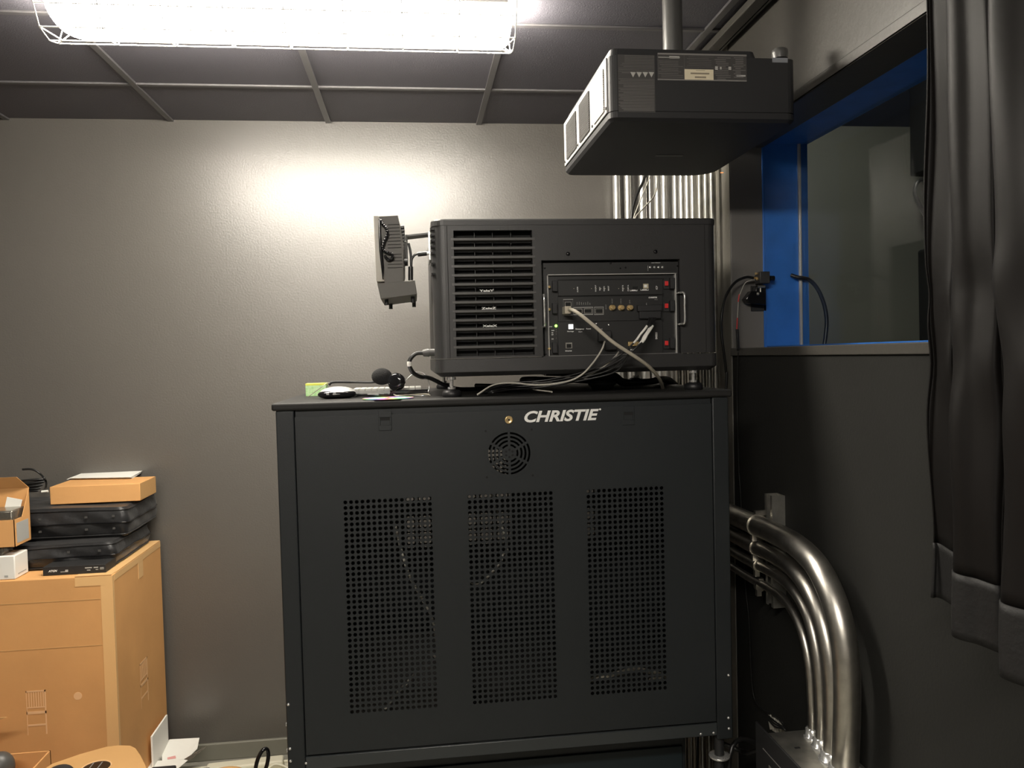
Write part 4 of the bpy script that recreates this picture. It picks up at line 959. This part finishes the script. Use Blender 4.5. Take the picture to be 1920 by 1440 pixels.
# printed chair on the front and on the side
def chair(mb, f):
    for (x0_, y0_, x1_, y1_) in ((0, 0, .035, 1), (.93, 0, 1, 1), (0, 0, 1, .035), (.05, .37, .93, .395), (0, .47, 1, .53), (.05, .76, .93, .80)):
        mb.prism([f(x0_, y0_), f(x1_, y0_), f(x1_, y1_), f(x0_, y1_)], f.d)
    for k in range(7): x_ = .12+k*.12; mb.prism([f(x_, .03), f(x_+.05, .03), f(x_+.05, .37), f(x_, .37)], f.d)
cpr = MB()
p0_, p1_ = atY(48, 1296, bYf-.0006), atY(89, 1376, bYf-.0006)
f = lambda u, v: V(p0_.x+(p1_.x-p0_.x)*u, bYf-.0006, p0_.z+(p1_.z-p0_.z)*v)
f.d = V(0, .0004, 0); chair(cpr, f); cpr.build('printed_chair', 'cardp', BIG)
cpr = MB(); q0_, q1_ = atX(262, 1245, BX+.0006), atX(279, 1312, BX+.0006)
f = lambda u, v: V(BX+.0004, q0_.y+(q1_.y-q0_.y)*u, q0_.z+(q1_.z-q0_.z)*v)
f.d = V(.0004, 0, 0); chair(cpr, f); cpr.build('printed_chair', 'cardp', BIG)
MB().lathe((atY(146, 1305, bYf).x, bYf, atY(146, 1305, bYf).z), (0, -1, 0), [(0, .012), (.0005, .012)], 16).build('printed_mark', 'cardp', BIG)
# soft black cases
def case(x0, x1, y0, y1, z0, z1, label, seed):
    random.seed(seed)
    T = thing('soft_case', ((x0+x1)/2, (y0+y1)/2, z0), label, 'case', 'soft black cases stacked on the big box')
    mb = MB(); nx, ny = 28, 12; o_ = rrect(x0, x1, y0, y1, .02, 5)
    # dense ring outline for wrinkles
    ringp = []
    for i in range(len(o_)):
        a_, b2 = V(*o_[i], 0), V(*o_[(i+1) % len(o_)], 0); n_ = max(1, int((b2-a_).length/.012))
        for k in range(n_): ringp.append(a_+(b2-a_)*(k/n_))
    lv = []
    for j in range(13):
        t = j/12; z = z0+(z1-z0)*t; bul = .010*math.sin(PI*t) if t < 1 else 0; rr = []
        for i, p in enumerate(ringp):
            cxx, cyy = (x0+x1)/2, (y0+y1)/2; dn = V(p.x-cxx, (p.y-cyy)*1.5, 0).normalized()
            w_ = .003*math.sin(i*.31+seed+t*5)+.002*math.sin(i*.77+t*11+seed)
            sag = .006*math.sin(i*.12+seed)*t
            rr.append(V(p.x, p.y, z+sag*.5-.003*t*abs(math.sin(i*.05)))+dn*(bul+w_*math.sin(PI*t)-.006*(1 if j in (0, 12) else 0)))
        lv.append(rr)
    loft(mb, lv, True); mb.build('cover', 'bag', T)
    for t in (.12, .5, .88):
        z = z0+(z1-z0)*t; pts = [lv[int(round(t*12))][i]+V(0, 0, 0) for i in range(len(ringp))]
        cc_ = V((x0+x1)/2, (y0+y1)/2, z); pts = [p+(p-cc_).normalized()*.002 for p in pts]
        MB().tube(pts, .0022, 6, closed=True).build('piping' if t != .5 else 'zip', 'blackg' if t == .5 else 'bag', T)
    st = MB()
    for fx in (.45, .75, .93):
        for fz in (.3, .7):
            c_ = V(x0+(x1-x0)*fx, y0-.012, z0+(z1-z0)*fz); st.box(c_.x-.004, c_.x+.004, c_.y-.001, c_.y+.002, c_.z-.003, c_.z+.003)
    st.build_each('stitch_tab', 'char_l', T)
    return T
case(-1.46, -.955, 2.60, 2.93, bT, bT+.078, 'lower of two soft black zipped cases on the big box', 3)
case(-1.40, -.938, 2.67, 2.965, bT+.079, bT+.178, 'upper of two soft black zipped cases on the big box', 5)
uz = bT+.180
# shallow cardboard tray box and papers
SB = thing('flat_box', (-1.1, 2.8, uz), 'shallow cardboard box lying on the upper black case', 'cardboard box')
fy_ = 2.74; a, b_ = atY(93, 915, fy_).x, atY(262, 915, fy_).x
B(a, b_, fy_, 2.90, uz, uz+.058).build('carton', 'card', SB, bev=.0015)
B(b_-.001, b_+.0008, fy_+.002, 2.9, uz+.002, uz+.057).build('end_flap', 'cardl', SB)
bt = uz+.0585
for i in range(3):
    q = MB().prism([atZ(125+i*2, 899-i, bt+.003*i), atZ(249-i*2, 897-i, bt+.003*i), atZ(269, 884-i, bt+.003*i+.001), atZ(158, 888-i, bt+.003*i)], (0, 0, .0008))
    tag(q.build('paper_sheet', 'paper'), ['bottom', 'middle', 'top'][i]+' white paper sheet on the shallow cardboard box', 'paper', 'papers on the shallow box')
    if i == 2:
        pass
pl = MB().ball(atZ(118, 889, bt+.004)+V(0, .0, .004), .05, (1, .45, .22), 26, 12); random.seed(4)
pl.v = [v+V(random.uniform(-.006, .006), random.uniform(-.004, .004), random.uniform(-.004, .004)) for v in pl.v]; pl.sm = [False]*len(pl.sm)
pl.v = [V(v.x, v.y, max(v.z, bt+.0005)) for v in pl.v]
tag(pl.build('plastic_bag', 'blackg'), 'crumpled dark plastic bag behind the papers on the shallow box', 'bag')
cl = thing('cable_coil', (-1.33, 2.78, uz), 'coil of black cable on the upper black case beside the carton', 'cable coil')
cc = MB(); c0 = atZ(68, 912, uz+.02)
for k in range(5):
    pts = [c0+V((.055+.004*k)*math.cos(a), (.04+.003*k)*math.sin(a), -.008+.009*k+.003*math.sin(a*2+k)) for a in [2*PI*j/20 for j in range(20)]]; cc.tube(pts, .0042, 8, closed=True)
cc.build('loops', 'cable', cl)
MB().tube(smooth_path([atY(42, 880, 2.82), atY(60, 880, 2.82), atY(75, 888, 2.82), atY(86, 902, 2.82), atZ(86, 915, uz+.01)], 8), .0035, 8).build('loose_end', 'cable', cl)
MB().cyl(atY(78, 922, 2.7), atY(90, 921, 2.7), .004, 10).build('plug', 'white', cl)
# white box, foil item and small open carton
wbx = atY(38, 1060, 2.535).x
WB = thing('white_box', (wbx-.1, 2.55, bT), 'small white carton on the front left of the big box', 'box')
B(wbx-.20, wbx, 2.503, 2.585, bT+.0005, bT+.072).build('carton', 'paper', WB, bev=.003)
MB().box(wbx-.03, wbx-.02, 2.5024, 2.503, bT+.008, bT+.014).box(wbx, wbx+.0006, 2.52, 2.57, bT+.012, bT+.015).build('grey_print', 'printl', WB)
tag(B(wbx-.22, wbx-.035, 2.512, 2.575, bT+.0725, bT+.0965).build('grey_packet', 'foil', None, bev=.003), 'flat grey packet between the white carton and the open carton', 'packet')
SC_ = thing('open_carton', (wbx-.1, 2.55, bT+.1), 'small open cardboard carton with raised back flap at the left edge', 'carton')
cz0 = bT+.097; cz1 = cz0+.082; cX = atY(27, 990, 2.5).x; cL = cX-.22; cy0, cy1 = 2.5, 2.6
ct = MB().box(cL, cX, cy0, cy0+.002, cz0, cz1).box(cL, cX, cy1-.002, cy1, cz0, cz1+.08).box(cX-.002, cX, cy0, cy1, cz0, cz1).box(cL, cL+.002, cy0, cy1, cz0, cz1).box(cL, cX, cy0, cy1, cz0, cz0+.002)
ct.prism([V(cX-.002, cy0+.05, cz1), V(cX-.002, cy1, cz1), V(cX-.002, cy1, cz1+.08)], (.002, 0, 0))
ct.build('carton', 'card', SC_)
MB().prism([V(cL, cy1-.001, cz1+.08), V(cX, cy1-.001, cz1+.08), V(cX-.022, cy1-.028, cz1+.118), V(cL, cy1-.028, cz1+.118)], (0, .002, 0)).build('back_flap', 'card', SC_)
lbp = MB().box(cX, cX+.0005, cy0+.012, cy1-.015, cz0+.01, cz1-.012).build('shipping_label', 'printl', SC_)
FB = thing('foil_pack', (cX-.06, 2.55, cz0+.06), 'silver grey foil pack standing up inside the small open carton', 'packet')
m_ = MB().box(cX-.16, cX-.008, cy0+.008, cy1-.012, cz0+.004, cz1+.026); m_.build('pack', 'foil', FB, bev=.004)
wt = MB().box(cX-.062, cX-.018, cy1-.018, cy1-.016, cz1+.012, cz1+.052); wt.rot(math.radians(14), V(cX-.04, cy1-.02, cz1+.03), 'Y'); wt.build('white_tag', 'paper', FB)
# black device in front
dv0, dv1 = atY(80, 1066, 2.525).x, atY(198, 1062, 2.525).x
DV = thing('network_extender', ((dv0+dv1)/2, 2.57, bT), 'flat black electronic device at the front of the big box', 'device')
B(dv0, dv1, 2.525, 2.61, bT+.0012, bT+.027).build('case', 'blackm', DV, bev=.001)
text('ATGN', .0085, V(dv0+.016, 2.5246, bT+.0115), DV, 'print', 'lettering', shear=.3, bold=.0002)
fa = MB()
for (u0, u1, v0, v1) in ((.28, .40, .009, .011), (.355, .40, .011, .016), (.67, .78, .017, .020), (.70, .755, .010, .0125), (.81, .88, .017, .020), (.84, .88, .011, .013), (.91, .97, .012, .014), (.91, .97, .016, .018)):
    fa.box(dv0+(dv1-dv0)*u0, dv0+(dv1-dv0)*u1, 2.5245, 2.525, bT+v0, bT+v1)
fa.build_each('small_print', 'printl', DV)

# ---- bottom left clutter
FBd = tag(B(BX+.012, BX+.018, 2.735, 2.90, FZ, .262).build('foam_board', 'paper', None, bev=.001), 'upright white board leaning beside the big cardboard box', 'board')
wp = thing('flat_carton', (-.65, 2.75, FZ), 'flat pale carton on the floor beneath the power strip', 'box')
B(-.86, -.42, 2.60, 2.90, FZ, .066).build('carton', 'cord', wp, bev=.003)
PS = thing('power_strip', (-.62, 2.84, .067), 'cream power strip with cord on the floor by the back wall', 'power strip')
ps = MB().box(-.76, -.50, 2.80, 2.85, .0672, .106); ps.rot(math.radians(4), V(-.63, 2.83, .08)); ps.build('body', 'cord', PS, bev=.008, seg=3)
MB().tube(smooth_path([V(-.50, 2.84, .09), V(-.46, 2.83, .085), V(-.45, 2.78, .075), V(-.50, 2.73, .073), V(-.57, 2.74, .073), V(-.60, 2.70, .073), V(-.54, 2.67, .073), V(-.47, 2.70, .078), V(-.46, 2.76, .09), V(-.52, 2.78, .11), V(-.56, 2.74, .09), V(-.58, 2.68, .073), V(-.66, 2.66, .073)], 8), .0042, 8).build('cord', 'cord', PS)
c0 = atY(491, 1432, 2.45); RG = MB().tube([c0+V(.022*math.cos(a)*.7+.010*math.sin(a), .01*math.cos(a), .045*math.sin(a)) for a in [2*PI*j/28 for j in range(28)]], .006, 10, closed=True)
tag(RG.build('black_ring', 'blackg'), 'glossy black cable loop beside the left rack leg', 'cable loop')
# papers
def sheet4(lst, z, name, lbl, m='paper', grp=None, t=.0015):
    q = MB().prism([atZ(a, b, zz) for (a, b), zz in zip(lst, z)], (0, 0, t)); return tag(q.build(name, m), lbl, 'paper', grp)
ST = tag(B(-.92, -.72, 2.56, 2.72, FZ, .15).build('dark_box', 'char_l', None, bev=.003), 'dark low box beneath the loose white papers', 'box')
sheet4([(303, 1401), (318, 1387), (374, 1384), (370, 1404), (350, 1424), (304, 1428)], (.152, .165, .165, .155, .152, .152), 'document', 'white printed sheet with a pink stamp beside the big cardboard box')
MB0 = MB().prism([atZ(313, 1413, .1545), atZ(328, 1412, .1545), atZ(330, 1422, .1545), atZ(314, 1424, .1545)], (0, 0, .0006)).build('pink_stamp', 'pink', None); tag(MB0, 'pink square note on the white printed sheet', 'note')
sheet4([(270, 1428), (345, 1425), (352, 1426), (330, 1445), (300, 1460), (270, 1460)], (.156,)*6, 'document', 'white paper at the bottom edge in front of the stamped sheet')
q = MB().prism([atZ(345, 1424, .157), atZ(388, 1398, .175), (atZ(383, 1404, .17)), atZ(355, 1426, .157)], (0, 0, .001)); tag(q.build('plastic_sleeve', 'foil'), 'clear grey plastic sleeve poking out beside the stamped sheet', 'sleeve')
# cardboard carton with hole
zc_ = .42
CB = thing('reel_box', atZ(200, 1425, zc_), 'cardboard carton with a round black hole in its top at the bottom edge', 'carton')
poly = [atZ(a, b, zc_) for a, b in ((98, 1432), (150, 1414), (200, 1400), (222, 1397.5), (244, 1398), (254, 1403), (263, 1416), (272, 1434), (284, 1470), (290, 1530), (60, 1530), (70, 1450))]
MB().prism(poly, (0, 0, -.02)).build('lid', 'cardl', CB)
MB().prism([V(p.x*.98+(-.8)*.02, p.y-.01, zc_-.02) for p in poly], (0, 0, -(zc_-.02-FZ-.0))).build('carton', 'card', CB)
hc = atZ(180, 1440, zc_); 
MB().lathe((hc.x, hc.y, zc_+.0002), (0, 0, 1), [(0, .036), (.0006, .036)], 32).build('round_hole', 'blackg', CB)
MB().tube([hc+V(.037*math.cos(a), .037*math.sin(a), .001) for a in [2*PI*j/32 for j in range(32)]], .0018, 6, closed=True).build('hole_rim', 'cardp', CB)
hs_ = MB()
for dx in (-.018, .004): hs_.box(hc.x+dx, hc.x+dx+.003, hc.y-.02, hc.y+.03, zc_+.0009, zc_+.0014)
hs_.build_each('inner_stripe', 'printg', CB)
tag(MB().ball(atY(111, 1452, 2.0), .032, (1, 1, .6)).build('black_roll', 'blackm'), 'rounded black object at the bottom edge between the cartons', 'roll')
# orange lid
zz = .40; c0 = atZ(432, 1429, zz)
LD = MB().lathe((c0.x, c0.y-.075, zz-.35), (0, 0, 1), [(0, .055), (.349, .055), (.35, .05)], 32); tag(LD.build('cardboard_tube', 'cardl'), 'round cardboard tube end at the bottom edge near the power strip', 'tube')
tag(B(atY(278, 1440, 2.3).x, atY(325, 1440, 2.3).x, 2.26, 2.33, FZ, atY(300, 1436, 2.33).z).build('black_case', 'blackm', None, bev=.004), 'small black case at the bottom edge in front of the papers', 'case')
# open carton bottom left
z_ = .43; r0 = atZ(95, 1407, z_)
OC = thing('packing_carton', (r0.x-.2, r0.y-.2, FZ), 'open cardboard carton in the bottom left corner', 'carton')
t = .004; x1 = r0.x; y1 = r0.y
MB().box(x1-.42, x1, y1-t, y1, FZ, z_).box(x1-t, x1, y1-.45, y1, FZ, z_).box(x1-.42, x1-.42+t, y1-.45, y1, FZ, z_).box(x1-.42, x1, y1-.45, y1-.45+t, FZ, z_).box(x1-.42, x1, y1-.45, y1, FZ, FZ+t).build('carton', 'card', OC)
a = atY(12, 1345, y1); MB().prism([V(x1-.42, y1, z_), V(x1-.40, y1, z_), V(a.x, y1+.0, a.z), V(x1-.42, y1, a.z+.002)], (0, .003, 0)).build('raised_flap', 'cardl', OC)
tag(MB().ball(atY(0, 1440, y1-.12), .035, (1, 1, 1.2)).build('packing_bag', 'char_l'), 'grey bag inside the open carton in the bottom left corner', 'bag')
